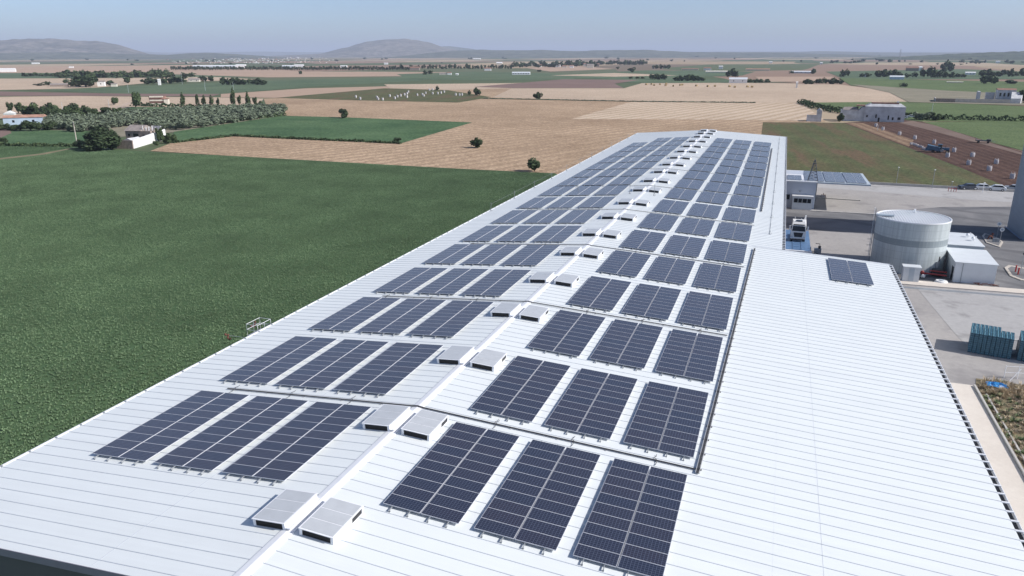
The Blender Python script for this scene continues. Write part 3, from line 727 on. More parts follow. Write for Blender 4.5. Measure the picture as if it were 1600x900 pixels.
# tank
tk = empty('water_tank', (43.35, 128.7, .1), label='large pale grey cylindrical storage tank with a darker band', cat='tank')
def tankmat():
    t = NT('tank_sheet'); p = t.coord(False)
    sep = t.n('ShaderNodeSeparateXYZ'); t.l(p, sep.inputs[0])
    ang = t.math('MULTIPLY', t.math('ARCTAN2', sep.outputs[0], sep.outputs[1]), 5.2)
    def seam(o, pitch, wd): return t.math('GREATER_THAN', t.math('ABSOLUTE', t.math('SUBTRACT', t.math('MODULO', t.math('ADD', o, 50*pitch), pitch), pitch/2)), pitch/2-wd)
    g = t.math('MAXIMUM', seam(ang, 1.05, .02), seam(sep.outputs[2], 1.15, .018))
    st = t.noise(t.mapping(p, (2.5, 2.5, .15)), 1, 4)
    c = t.ramp(st, [(.3, (.43,.48,.49)), (.7, (.56,.61,.62))])
    band = t.math('MULTIPLY', t.math('GREATER_THAN', sep.outputs[2], 4.35), t.math('LESS_THAN', sep.outputs[2], 5.35))
    c = t.mix(band, c, (.27,.315,.335)); c = t.mix(g, c, (.34,.38,.40))
    t.base(c); t.rough(.45); t.b.inputs['Metallic'].default_value = .25
    return t.mat
TR, TH = 5.25, 8.0
mb = MB(); mb.cyl((0,0), TR, 0, TH, 64); mb.build('shell', tankmat(), tk, smooth=False)
mb = MB(); n = 64
for t_ in range(n):
    a, b2 = t_*math.tau/n, (t_+1)*math.tau/n
    for r0, z0, r1, z1 in ((TR+.06,TH-.05,TR+.06,TH+.14),(TR+.06,TH+.14,TR-.1,TH+.14),(TR-.1,TH+.14,TR-.1,TH+.01)):
        mb.poly([(r0*math.cos(a),r0*math.sin(a),z0),(r0*math.cos(b2),r0*math.sin(b2),z0),(r1*math.cos(b2),r1*math.sin(b2),z1),(r1*math.cos(a),r1*math.sin(a),z1)])
mb.build('rim', M['trim'], tk)
mb = MB()
mb.cyl((0,0), TR-.12, TH+.012, TH+.05, 48, r2=.3)
rf = mb.build('roof', M['shed'], tk)
rf.scale = (1,1,1)
mb = MB(); x = -TR+.5
while x < TR-.4:
    h_ = math.sqrt((TR-.25)**2-x*x); mb.box(x-.03,x+.03,-h_,h_,TH+.03,TH+.085); x += .38
mb.build('roof_rib', M['trim'], tk)
mb = MB()
a0 = R(178)
for da in (-.045, .045): mb.tube([((TR+.18)*math.cos(a0+da),(TR+.18)*math.sin(a0+da),0.2),((TR+.18)*math.cos(a0+da),(TR+.18)*math.sin(a0+da),TH+1.0)], .035, 5)
z = .4
while z < TH+.9: mb.tube([((TR+.18)*math.cos(a0-.045),(TR+.18)*math.sin(a0-.045),z),((TR+.18)*math.cos(a0+.045),(TR+.18)*math.sin(a0+.045),z)], .02, 4); z += .35
for z in (2,3,4,5,6,7,8):
    mb.tube([((TR+.2)*math.cos(a0-.06),(TR+.2)*math.sin(a0-.06),z),((TR+.85)*math.cos(a0-.05),(TR+.85)*math.sin(a0-.05),z),((TR+.85)*math.cos(a0+.05),(TR+.85)*math.sin(a0+.05),z),((TR+.2)*math.cos(a0+.06),(TR+.2)*math.sin(a0+.06),z)], .02, 4)
mb.build('ladder', M['steel'], tk)
mb = MB(); mb.box(-TR-.1,-2.9,-1.3,-.4,TH+.15,TH+.38)
mb.build('hatch_platform', M['shedgrey'], tk)
mb = MB(); mb.cyl((.6,3.4), .16, TH+.05, TH+.7, 10); mb.build('roof_vent', M['trim'], tk)
p = at(1359, 400, 0)
o = empty('tank_mast', at(1356,402)+Vector((0,0,.1)), label='tall thin white mast standing left of the tank', cat='mast')
mb = MB(); mb.tube([(0,0,0),(0,0,8.3)], .05, 6, r2=.03); mb.build('pole', M['trim'], o)
mb = MB(); mb.ball((0,0,8.3), .08); mb.build('pole_cap', M['trim'], o)

def shed(name, x0, x1, y0, y1, hf, hb, label, wall='shed', roof='shed', cat='shed', doorw=None):
    o = empty(name, (x0, y0, .1), label=label, cat=cat); W_, D_ = x1-x0, y1-y0
    mb = MB(); mb.hexa([(0,0,0),(W_,0,0),(W_,D_,0),(0,D_,0),(0,0,hf),(W_,0,hf),(W_,D_,hb),(0,D_,hb)]); mb.build('wall', M[wall], o)
    mb = MB(); e_ = .14; mb.hexa([(-e_,-e_,hf+.003),(W_+e_,-e_,hf+.003),(W_+e_,D_+e_,hb+.003),(-e_,D_+e_,hb+.003),(-e_,-e_,hf+.13),(W_+e_,-e_,hf+.13),(W_+e_,D_+e_,hb+.13),(-e_,D_+e_,hb+.13)]); mb.build('roof', M[roof], o)
    return o
s1 = shed('white_shed', 48.75, 54.1, 121.5, 129.3, 3.0, 3.3, 'white metal shed with white lean roof right of the tank')
mb = MB(); mb.box(.95,1.02,-.05,-.003,.0,2.95); mb.build('downpipe', M['steel'], s1)
mb = MB(); mb.box(-.05,-.003,.6,1.7,.0,2.1); mb.build('door', M['window'], s1)
s2 = shed('grey_shed', 48.2, 54.9, 133.6, 142.6, 2.9, 3.0, 'pale blue grey shed behind the white shed with two roof cowls', wall='shedgrey', roof='shed')
for i, (x, y) in enumerate(((5.6,6.2),(5.9,3.7))):
    mb = MB(); mb.tube([(x,y,3.0),(x,y,3.6),(x+.35,y+.1,3.75)], .16, 8); mb.ball((x-.1,y,3.5), .28); mb.build('roof_cowl', M['trim'], s2)
ks = shed('white_kiosk', 41.65, 43.85, 119.2, 120.6, 2.25, 2.25, 'small white transformer kiosk with grey double door before the tank', wall='cream' if 0 else 'shed', cat='kiosk', roof='shed')
mb = MB(); mb.box(.75,1.45,-.04,-.003,.05,2.15); mb.build('door', M['shedgrey'], ks)

# pipes and pumps between tank and shed
o = empty('pump_set', (46.2, 122.8, .1), label='red pump pipework with dark motor between tank and white shed', cat='pump')
mb = MB(); mb.tube([(-1.2,.6,.5),(1.9,-.1,.55)], .13, 8); mb.tube([(-1.0,.5,.5),(-1.0,.5,.0)], .13, 8); mb.tube([(-.3,.9,.9),(2.0,.5,.9)], .09, 8); mb.ball((-1.25,.7,.55), .3); mb.build('red_pipe', M['red'], o)
mb = MB(); mb.tube([(1.0,2.4,0),(1.0,2.4,2.8),(1.0,3.4,2.9)], .14, 8); mb.tube([(1.7,1.9,0),(1.7,1.9,2.6)], .12, 8); mb.tube([(.4,3.0,0),(.4,3.0,2.3),(-.8,3.6,2.3)], .12, 8); mb.box(.2,1.7,.9,1.8,.2,1.1); mb.build('dark_pipe', M['tray'], o)
mb = MB(); mb.cyl((.8,2.0), .28, .1, 2.1, 12); mb.build('pressure_vessel', M['steel'], o)
o = empty('round_lid', (47.1, 120.6, .1), label='low round white tank lid beside the white shed', cat='tank lid')
mb = MB(); mb.cyl((0,0), .95, 0, .32, 24, r2=.75); mb.build('lid', M['white'], o)
mb = MB(); mb.cyl((0,0), .3, .321, .42, 12); mb.build('manhole', M['shedgrey'], o)
o = empty('white_drum', (44.9, 122.3, .1), label='small white drum on the ground beside the tank base', cat='drum')
mb = MB(); mb.ball((0,0,.3), .32, .32, .3); mb.build('drum_body', M['white'], o)
o = empty('red_crate_pile', (53.0, 120.9, .1), label='low pile of rusty red scrap at the corner of the white shed', cat='scrap')
mb = MB()
for _ in range(14):
    x, y = random.uniform(-1.3,1.3), random.uniform(-.3,.25); a = random.uniform(-.3,.3); mb.tube([(x-.4,y,random.uniform(.05,.35)),(x+.4,y+a,random.uniform(.05,.5))], .04, 5)
mb.build('scrap_bars', M['rust'], o)

# tower at the right edge
o = empty('silo_tower', (66.0, 154.6, .1), label='very tall blue grey sheet metal tower at the right edge of the yard', cat='tower')
mb = MB(); mb.box(0,14,0,11.4,0,31); mb.build('wall', M['tower'], o)
mb = MB()
for i in range(15):
    mb.box(-.035,-.002,.35+i*.75,.43+i*.75,.2,31)
mb.build('sheet_rib', M['tower'], o)
mb = MB(); mb.box(-.2,14.2,-.2,11.6,31.002,31.5); mb.build('roof_cap', M['shedgrey'], o)
mb = MB(); mb.box(2.0,3.6,-.1,-.003,0,4.2); mb.tube([(1.7,-.4,0),(1.7,-.4,4.6),(3.8,-.4,4.6),(3.8,-.4,0)], .08, 6); mb.tube([(1.7,-.4,0),(3.8,-.4,4.6)], .05, 6); mb.build('red_frame', M['red'], o)
mb = MB(); mb.tube([(-.5,11,.3),(-.5,0,.3),(1.5,-.6,.3)], .08, 6); mb.build('base_pipe', M['blue'], o)

# tipping platform and truck
o = empty('truck_platform', (24.9, 129.8, .1), label='blue steel truck tipping platform beside the warehouse wall', cat='platform')
mb = MB(); mb.box(0,4.3,0,17.5,.35,.6)
for x in (1.35,2.75): mb.box(x,x+.12,0,17.5,.602,.66)
for y in range(0,17,2): mb.box(1.5,2.72,y,y+.1,.602,.64)
mb.build('deck', M['blue'], o)
for x in (-.15,): mb = MB(); mb.box(x,x+.14,0,17.5,.2,1.15); mb.build('side_rail', M['blue'], o)
mb = MB(); mb.box(.2,4.1,.3,17,0,.345); mb.build('base_frame', M['tray'], o)
mb = MB(); mb.box(-.2,4.4,-.5,-.02,0,1.0); mb.build('end_stop', M['trim'], o)
o = empty('hydraulic_unit', (30.3, 132.6, .1), label='small grey hydraulic unit standing right of the blue platform', cat='machine')
mb = MB(); mb.box(-.55,.55,-.5,.5,.1,.9); mb.build('cabinet', M['steel'], o)
mb = MB(); mb.tube([(-.6,-.3,.4),(-1.1,-.3,.4),(-1.1,.6,.9)], .07, 6); mb.tube([(.3,.5,.9),(.3,.9,1.5),(-.4,.9,1.5)], .06, 6); mb.cyl((.25,0), .22, .9, 1.35, 10); mb.build('pipework', M['tray'], o)
def truck():
    o = empty('lorry', (27.1, 137.6, .76), label='white lorry cab with dark grille parked facing the camera on the blue platform', cat='lorry')
    W_ = 1.25
    mb = MB(); z0, zt = .85, 3.35                       # cab body with raked front
    mb.hexa([(-W_,0,z0-.35),(W_,0,z0-.35),(W_,2.2,z0-.1),(-W_,2.2,z0-.1),(-W_,.0,1.85),(W_,.0,1.85),(W_,2.2,1.85),(-W_,2.2,1.85)])
    mb.hexa([(-W_,.0,1.851),(W_,.0,1.851),(W_,2.2,1.851),(-W_,2.2,1.851),(-W_+.12,.42,2.9),(W_-.12,.42,2.9),(W_-.04,2.2,2.95),(-W_+.04,2.2,2.95)])
    mb.hexa([(-W_+.12,.42,2.901),(W_-.12,.42,2.901),(W_-.04,2.2,2.951),(-W_+.04,2.2,2.951),(-W_+.25,1.0,3.5),(W_-.25,1.0,3.5),(W_-.12,2.2,3.6),(-W_+.12,2.2,3.6)])
    body = mb.build('cab', M['white'], o)
    mb = MB(); mb.hexa([(-1.08,-.03,1.90),(1.08,-.03,1.90),(1.08,.1,1.90),(-1.08,.1,1.90),(-.98,.31,2.72),(.98,.31,2.72),(.98,.5,2.72),(-.98,.5,2.72)]); mb.build('windscreen', M['window'], o)
    mb = MB(); mb.hexa([(-.62,-.04,.82),(.62,-.04,.82),(.62,.0-.002,.82),(-.62,-.002,.82),(-.8,-.04,1.62),(.8,-.04,1.62),(.8,-.002,1.62),(-.8,-.002,1.62)]); mb.build('grille', M['black'], o)
    mb = MB(); mb.box(-1.2,1.2,-.12,.3,.30,.50); mb.build('bumper', M['tray'], o)
    for s in (-1, 1):
        mb = MB(); mb.box(min(s*.88,s*1.17),max(s*.88,s*1.17),-.05,-.002,.72,1.0); mb.build('headlight', M['alu'], o)
        mb = MB(); mb.tube([(s*1.27,.35,2.75),(s*1.5,.15,2.7)], .03, 5); mb.box(min(s*1.4,s*1.62),max(s*1.4,s*1.62),.05,.2,2.0,2.75); mb.build('mirror', M['white'], o)
        mb = MB(); mb.box(min(s*1.252,s*1.28),max(s*1.252,s*1.28),.35,1.4,1.95,2.75); mb.build('side_window', M['window'], o)
        for y in (.9, 4.2):
            mb = MB(); c0 = Vector((s*1.0,y,.1)); mb.tube([(s*.85,y,.12),(s*1.22,y,.12)], .50, 14); wl = mb.build('wheel', M['tyre'], o)
            mb = MB(); mb.tube([(s*1.20,y,.12),(s*1.24,y,.12)], .26, 12); mb.build('rim', M['alu'], wl)
    mb = MB(); mb.box(-.5,.5,.9,1.6,3.45,3.62); mb.box(-.95,.95,.3,.42,2.92,3.05); mb.build('roof_hatch', M['window'], o)
    mb = MB(); mb.hexa([(W_-.6,2.1,2.9),(W_-.1,2.1,2.9),(W_-.1,3.2,2.9),(W_-.6,3.2,2.9),(W_-.3,2.9,4.2),(W_-.12,2.9,4.2),(W_-.12,3.2,4.2),(W_-.3,3.2,4.2)]); mb.build('air_deflector', M['white'], o)
    mb = MB(); mb.box(-.5,.5,2.0,6.0,.5,.8); mb.box(-.45,.45,3.8,4.8,.8,1.0); mb.build('chassis', M['tray'], o)
    mb = MB(); mb.tube([(-.75,2.6,.8),(-.75,2.6,3.9)], .09, 6); mb.tube([(.35,2.6,.8),(.35,2.6,3.7)], .09, 6); mb.tube([(-.75,2.6,3.0),(.35,2.6,3.0)], .05, 5); mb.tube([(-.75,2.6,2.2),(.35,2.6,2.2)], .05, 5); mb.build('exhaust_stack', M['alu'], o)
    o.scale = (1,1,1)
truck()

# crate stacks: each bin of the visible pile is a crate
def bin_mesh():
    mb = MB(); a, h = .40, .235
    mb.box(-a,a,-.6,.6,0,.03,2); mb.box(-a,a,-.6,-.57,.031,h,0); mb.box(-a,a,.57,.6,.031,h,0); mb.box(-a,-a+.03,-.569,.569,.031,h,0); mb.box(a-.03,a,-.569,.569,.031,h,0)
    mb.box(-a-.012,a+.012,-.612,-.571,h-.035,h+.001,1); mb.box(-a-.012,a+.012,.571,.612,h-.035,h+.001,1); mb.box(-a-.012,-a+.03,-.571,.571,h-.035,h+.0012,1); mb.box(a-.03,a+.012,-.571,.571,h-.035,h+.0012,1)
    for i in range(5): mb.box(-a+.08+i*.13,-a+.14+i*.13,-.603,-.6005,.05,.18,2)
    mb.box(-a+.10,-.06,-.565,.565,h-.06,h-.02,1); mb.box(.06,a-.10,-.565,.565,h-.06,h-.02,0)
    return mb.mesh('crate', [M['bin'], M['binedge'], M['bindark']])
def bin_column_meshes(): pass
bm_ = bin_mesh()
def crate_block(x0, y0, nx, ny, label, group, top=9, skip=()):
    """nx x ny columns of nested picking crates strapped into one block on the ground"""
    rx = empty('crate_stack', (x0, y0, .12), label=label, cat='crate stack', group=group)
    rx.rotation_euler = (0, 0, R(-13))
    return rx
def crates(x0, y0, nx, ny, who, rz):
    n = 0
    c, s = math.cos(rz), math.sin(rz)
    for i in range(nx):
        lv = 9 if i < nx-3 or ny < 2 else 9
        for j in range(ny):
            px_, py_ = i*.42, j*1.24
            if j == ny-1 and i > nx*.62: continue
            X = x0+px_*c-py_*s; Y = y0+px_*s+py_*c
            o = empty('crate_stack', (X, Y, .12), rz+random.uniform(-.012,.012), label=f'teal plastic crate column, {ORD[i]} from the left, {("front","middle","back")[j]} row of the {who} block', cat='crate stack', group=f'crate columns in the {who} block')
            for k in range(10):
                inst('crate', bm_, (random.uniform(-.01,.01), random.uniform(-.012,.012), k*.24), scale=(.455,1,1), parent=o)
crates(45.2, 91.75, 10, 3, 'left', R(-13))
crates(49.85, 90.75, 8, 3, 'right', R(-13))

# gate at the right edge
o = empty('yard_gate', at(1588,560), R(10), label='grey steel mesh gate leaf and rail standing before the teal crates', cat='gate')
mb = MB(); mb.tube([(-1.0,0,0),(-1.0,0,2.2)], .05, 6); mb.tube([(.1,.6,0),(.1,.6,2.0)], .05, 6); mb.tube([(-1.0,0,2.1),(.1,.6,1.9)], .03, 5); mb.tube([(-1.0,0,.2),(.1,.6,.2)], .03, 5); mb.build('gate_frame', M['steel'], o)
mb = MB()
for i in range(9):
    t_ = i/8; mb.tube([(-1+1.1*t_,.6*t_,.2),(-1+1.1*t_,.6*t_,2.0)], .012, 4)
for i in range(8): mb.tube([(-1,0,.2+i*.24),(.1,.6,.2+i*.22)], .012, 4)
mb.build('mesh_infill', M['alu'], o)
o = empty('rail_fence', (43.9, 82.3, .1), R(12), label='white two rail metal fence above the blue tarp at the frame edge', cat='fence')
o.location = at(1568,592); 
mb = MB()
for z in (.75, 1.45): mb.tube([(0,0,z),(9,0,z)], .024, 6)
mb.build('rail', M['trim'], o)
for x in (0,1.3,4.5,8.8):
    mb = MB(); mb.tube([(x,0,0),(x,0,1.5)], .035, 6); mb.build('fence_post', M['trim'], o)
mb = MB(); mb.tube([(.1,-.8,0),(1.5,0,1.2)], .03, 6); mb.build('stay', M['trim'], o)

# blue tarp
o = at(1556, 609)
mb = MB(); n = 9
for j in range(n):
    for i in range(n):
        x, y = -.75+1.5*i/(n-1), -.5+1.0*j/(n-1)
        mb.v.append((x+random.uniform(-.07,.07), y*(1-.35*abs(x))+random.uniform(-.07,.07), .16+random.uniform(0,.34)*(1-x*x*1.2)*(1-y*y*2.5)))
for j in range(n-1):
    for i in range(n-1): a = j*n+i; mb.f.append((a,a+1,a+n+1,a+n)); mb.m.append(0)
t = tag(mb.build('blue_tarp', M['tarp']), 'crumpled bright blue tarp lying in the dry weeds', 'tarp'); t.location = o+Vector((0,0,.28)); t.scale = (1.25,1.25,1.3)
mb = MB()
for _ in range(7):
    x, y = random.uniform(-.6,.9), random.uniform(-.3,.3); mb.box(x,x+random.uniform(.2,.5),y,y+random.uniform(.1,.3),.1,.1+random.uniform(.1,.3))
t = tag(mb.build('rubble_pile', M['kerb']), 'small pile of grey rubble right of the blue tarp', 'rubble'); t.location = at(1572, 612)

# traffic islands, signs, bollards
def island(name, pts, label):
    o = empty(name, (pts[0][0], pts[0][1], .1), label=label, cat='traffic island')
    b_ = [(p[0]-pts[0][0], p[1]-pts[0][1]) for p in pts]
    ar = sum(a[0]*b[1]-b[0]*a[1] for a, b in zip(b_, b_[1:]+b_[:1]))
    if ar < 0: b_.reverse()
    mb = MB(); mb.poly([(x,y,.14) for x, y in b_])
    for a, b2 in zip(b_, b_[1:]+b_[:1]): mb.poly([(*a,0),(*b2,0),(*b2,.14),(*a,.14)])
    mb.build('kerb', M['concrete'], o)
    cx = sum(p[0] for p in b_)/len(b_); cy = sum(p[1] for p in b_)/len(b_)
    mb = MB(); mb.poly([(cx+(x-cx)*.82, cy+(y-cy)*.82, .145) for x, y in b_]); mb.build('top', G['asphalt'], o)
I1 = [at(*p) for p in ((1534,370),(1541,381),(1562,388),(1567,380),(1560,374),(1538,366))]
I2 = [at(*p) for p in ((1569,420),(1578,433),(1596,440),(1640,444),(1640,428),(1576,416))]
island('traffic_island', [(p.x, p.y) for p in I1], 'small pale kerbed traffic island with two round signs behind the sheds')
island('traffic_island', [(p.x, p.y) for p in I2], 'larger pale kerbed traffic island with red posts at the right edge')
def sign(px, py, h, label):
    p = at(px, py); o = empty('sign_post', p+Vector((0,0,.2)), label=label, cat='sign')
    mb = MB(); mb.tube([(0,0,0),(0,0,h)], .045, 6); mb.build('post', M['steel'], o)
    mb = MB(); mb.tube([(0,-.05,h-.1),(0,-.09,h-.1)], .36, 16); d_ = mb.build('sign_disc', M['white'], o)
    mb = MB(); mb.tube([(0,-.092,h-.1),(0,-.10,h-.1)], .20, 14); mb.build('sign_symbol', M['tower'], d_)
sign(1557,372,2.6,'round white road sign on a post, farther one on the small island')
sign(1562,378,2.2,'round white road sign on a post, nearer one on the small island')
o = empty('lamp_post', at(1593,432)+Vector((0,0,.1)), label='slim dark lamp post on the larger island with red posts', cat='lamp post')
mb = MB(); mb.tube([(0,0,0),(0,0,3.4)], .05, 6); mb.build('pole', M['steel'], o)
mb = MB(); mb.ball((0,0,3.5), .2); mb.build('lamp_head', M['tray'], o)
def bollard(px, py, h, label, group):
    o = empty('red_post', at(px, py)+Vector((0,0,.1)), label=label, cat='post', group=group)
    mb = MB(); mb.tube([(0,0,0),(0,0,h)], .11, 8); mb.build('post', M['red'], o)
    mb = MB(); mb.box(-.3,.3,-.25,.25,0,.1); mb.build('base_plate', M['red'], o)
bollard(1586,427,1.2,'red hydrant post on the larger island, farther of two','red hydrant posts'); bollard(1590,431,1.2,'red hydrant post on the larger island, nearer of two','red hydrant posts')
o = empty('hydrant', at(1548,376)+Vector((0,0,.1)), label='dark red hydrant pipe cluster on the small island', cat='hydrant')
mb = MB(); mb.tube([(-.6,0,.1),(-.2,0,.9),(.5,.1,.2)], .12, 6); mb.tube([(.2,.4,0),(.2,.4,1.1)], .12, 6); mb.ball((.2,.4,1.1), .22); mb.ball((-.3,0,.7), .2); mb.build('hydrant_pipe', M['rust'], o)
o = empty('cabinet', at(1555,380)+Vector((0,0,.1)), label='low pale double cabinet on the front of the small island', cat='cabinet')
mb = MB(); mb.box(-.5,.0,-.15,.15,0,.8); mb.box(.03,.5,-.15,.15,0,.8); mb.build('cabinet_body', M['steel'], o)

# yard rear edge: low wall, lamps, parked cars
a, b2 = at(1349,288), at(1592,301)
mb = MB(); dv = (b2-a).normalized(); nn = Vector((-dv.y, dv.x, 0))*.12
P = [a-nn, b2+dv*45-nn, b2+dv*45+nn, a+nn]; mb.hexa([(p.x,p.y,0) for p in P]+[(p.x,p.y,.75) for p in P])
tag(mb.build('boundary_wall', M['kerb']), 'low grey boundary wall between the rear yard and the weedy field', 'wall')
def lamp(px, py, h, label, group=None, arm=True, mat='steel'):
    o = empty('lamp_post', at(px, py), label=label, cat='lamp post', group=group)
    mb = MB(); mb.tube([(0,0,0),(0,0,h)], .07, 6, r2=.05); mb.build('pole', M[mat], o)
    mb = MB(); mb.ball((0,-.1,h), .22, .22, .12); mb.build('lamp_head', M['white'], o)
lamp(1400,289,4.6,'slim yard lamp post by the boundary wall, left one'); lamp(1456,295,4.8,'slim yard lamp post by the boundary wall, middle one')
lamp(1487,291,1.2,'short white topped post beside the red barrier')
o = empty('red_barrier', at(1487,300)+Vector((0,0,.1)), label='low red and white barrier posts at the rear of the yard', cat='barrier')
mb = MB()
for x in (-.8,-.2,.4,.9): mb.tube([(x,0,0),(x,0,1.0)], .07, 6)
mb.tube([(-.8,0,.8),(.9,0,.8)], .05, 6); mb.build('barrier_posts', M['red'], o)
o = empty('dark_valve', at(1286,309)+Vector((0,0,.1)), label='small dark rusty valve frame on the pale yard right of the gatehouse', cat='valve')
mb = MB(); mb.tube([(-.5,0,0),(-.5,0,.6),(.5,0,.6),(.5,0,0)], .08, 6); mb.tube([(0,0,.6),(0,0,1.0)], .08, 6); mb.build('valve_frame', M['rust'], o)
def paint(name, c):
    if name not in M: M[name] = simple(name, c, .3, .03)
    return M[name]
def car(px, py, rz, c, cname, label, L_=4.3):
    o = empty('parked_car', at(px, py)+Vector((0,0,.12)), rz, label=label, cat='car')
    mat = paint('car_paint_'+cname, c); W_ = .88
    sec = [(-L_/2,.35,.75),(-L_/2+.1,.28,.9),(-L_*.28,.28,.98),(-L_*.27,.28,.98),(L_*.42,.28,.95),(L_/2,.35,.8)]
    mb = MB()
    for (x0,a0,h0),(x1,a1,h1) in zip(sec, sec[1:]):
        mb.hexa([(x0,-W_,a0),(x1+.0001,-W_,a1),(x1+.0001,W_,a1),(x0,W_,a0),(x0,-W_+.04,h0),(x1+.0001,-W_+.04,h1),(x1+.0001,W_-.04,h1),(x0,W_-.04,h0)])
    mb.hexa([(-L_*.27,-W_+.06,.981),(L_*.40,-W_+.06,.981),(L_*.40,W_-.06,.981),(-L_*.27,W_-.06,.981),(-L_*.10,-W_+.2,1.45),(L_*.27,-W_+.2,1.45),(L_*.27,W_-.2,1.45),(-L_*.10,W_-.2,1.45)],0)
    mb.build('body', mat, o)
    mb = MB(); mb.hexa([(-L_*.25,-W_+.05,1.0),(L_*.37,-W_+.05,1.0),(L_*.37,W_-.05,1.0),(-L_*.25,W_-.05,1.0),(-L_*.115,-W_+.17,1.38),(L_*.27,-W_+.17,1.38),(L_*.27,W_-.17,1.38),(-L_*.115,W_-.17,1.38)])
    mb.build('window', M['window'], o)
    for sx in (-L_*.3, L_*.3):
        for sy in (-1, 1):
            mb = MB(); mb.tube([(sx,sy*.68,.32),(sx,sy*.9,.32)], .32, 12); wl = mb.build('wheel', M['tyre'], o)
            mb = MB(); mb.tube([(sx,sy*.89,.32),(sx,sy*.91,.32)], .18, 8); mb.build('rim', M['alu'], wl)
car(1512,296.5,R(15),(.05,.06,.08),'dark','dark car parked by the boundary wall, leftmost of the row')
car(1532,297,R(5),(.62,.64,.66),'silver','silver car parked at the boundary wall left of a white post')
car(1556,298.5,R(-8),(.70,.71,.72),'white','white car parked in the rear yard, third in the row')
car(1583,298.5,R(-25),(.35,.38,.42),'grey','grey car parked beside the tall tower, rightmost of the row')
lamp(1535,302,2.6,'short white post standing among the parked cars', mat='trim')

# ------------------------------------------------------------------ farm buildings
def windows(o, lst, y=-.05):
    for x0, x1, z0, z1 in lst:
        mb = MB(); mb.box(x0,x1,y,y+.12,z0,z1); mb.build('window', M['window'], o)
def dimm(px, py): return mpp(at(px, py))
m = dimm(1362,190); o = empty('farmhouse', at(1362,190), R(-3), label='long whitewashed farmhouse with worn red roof ridge beyond the ploughed field', cat='farmhouse')
X = lambda px: (px-1362)*m
mb = MB(); mb.box(X(1350),X(1407),0,9,0,7.4); mb.hexa([(X(1350),0,7.4),(X(1407),0,7.4),(X(1407),9,7.4),(X(1350),9,7.4),(X(1357),1.5,8.6),(X(1401),1.5,8.6),(X(1401),8,8.6),(X(1357),8,8.6)])
mb.box(X(1316),X(1349.9),.5,8,0,5.4); mb.hexa([(X(1342),.45,5.4),(X(1350),.45,5.4),(X(1350),8,5.4),(X(1342),8,5.4),(X(1345),.45,6.6),(X(1350),.45,7.3),(X(1350),8,7.3),(X(1345),8,6.6)]); mb.build('wall', M['dirtywhite'], o)
mb = MB(); mb.box(X(1359),X(1397),2,6,8.61,9.3); mb.box(X(1338),X(1350),1,7,7.31,7.8); mb.build('roof', M['tile'], o)
mb = MB(); mb.hexa([(X(1318),.4,5.42),(X(1341),.4,5.42),(X(1341),8.2,5.42),(X(1318),8.2,5.42),(X(1320),3.5,6.7),(X(1341),3.5,6.9),(X(1341),4.5,6.9),(X(1320),4.5,6.7)]); mb.build('lower_roof', M['greytile'], o)
mb = MB(); mb.box(X(1394),X(1397),2.5,4,9.3,10.0); mb.build('chimney', M['white'], o)
windows(o, [(X(1366),X(1368),1.8,3.6),(X(1383.5),X(1385.5),1.2,3.2),(X(1389.5),X(1392),1.0,2.4),(X(1397.5),X(1401.5),1.2,2.4),(X(1353),X(1355.5),2.2,3.1),(X(1370),X(1372.5),.0,2.0)])
m = dimm(1271,190); o = empty('white_ruin', at(1271,190), R(0), label='small whitewashed roofless hut with a taller end wall at the stubble edge', cat='ruin'); X = lambda px: (px-1271)*m
mb = MB(); mb.box(X(1261),X(1274.9),0,.4,0,3.3); mb.box(X(1261),X(1261)+.4,.4,6,0,3.0); mb.build('low_wall', M['dirtywhite'], o)
mb = MB(); mb.hexa([(X(1275),0,0),(X(1282),0,0),(X(1282),6,0),(X(1275),6,0),(X(1275),0,5.2),(X(1282),0,5.2),(X(1282),6,5.2),(X(1275),6,5.2)]); gable(mb, X(1275), X(1282), 0, 6, 5.21, 1.2, 'y', .1); mb.build('end_tower', M['dirtywhite'], o)
# left ruin near the big tree
A = at(183,232); B = at(208,232.5); C_ = at(250,212)
ux = (B-A).normalized(); uy = Vector((-ux.y, ux.x, 0)); rz = math.atan2(ux.y, ux.x); L1 = (B-A).length
C_ = at(242,222.5)-A; cx, cy = C_.dot(ux), C_.dot(uy)
o = empty('ruined_farmstead', A, rz, label='ruined whitewashed farmstead with stone front wall beside the big dark tree', cat='ruin')
mb = MB(); mb.box(0,L1,0,.5,0,3.0); mb.build('stone_front_wall', M['stone'], o)
mb = MB(); mb.hexa([(L1-.5,.501,0),(L1,.501,0),(cx,cy,0),(cx-.5,cy,0),(L1-.5,.501,3.0),(L1,.501,3.0),(cx,cy,3.6),(cx-.5,cy,3.6)])
mb.hexa([(cx-.5,cy+.01,0),(cx,cy+.01,0),(cx-.3,cy+8,0),(cx-.8,cy+8,0),(cx-.5,cy+.01,3.6),(cx,cy+.01,3.6),(cx-.3,cy+8,4.4),(cx-.8,cy+8,4.4)]); mb.build('white_side_wall', M['white'], o)
mb = MB(); mb.box(0,.4,.502,cy-2,0,2.5); mb.build('rear_wall', M['stone'], o)
hh = empty('main_house', (0,0,0)); hh.parent = o
h0 = cx-11.5
mb = MB(); mb.box(h0,cx-.6,cy-1,cy+7,0,4.4); mb.build('house_wall', M['stone'], hh)
mb = MB(); gable(mb, h0, cx-5.0, cy-1, cy+7, 4.41, 2.0, 'x', .3); mb.build('roof', M['greytile'], hh)
mb = MB()
for x0, x1, z0, z1 in ((h0+1.2,h0+1.9,2.4,3.3),(h0+3.4,h0+5.6,.2,3.4),(h0+7.6,h0+8.3,2.2,3.0)): mb.box(x0,x1,cy-1.07,cy-.95,z0,z1)
mb.build('doorway', M['window'], hh)
mb = MB()
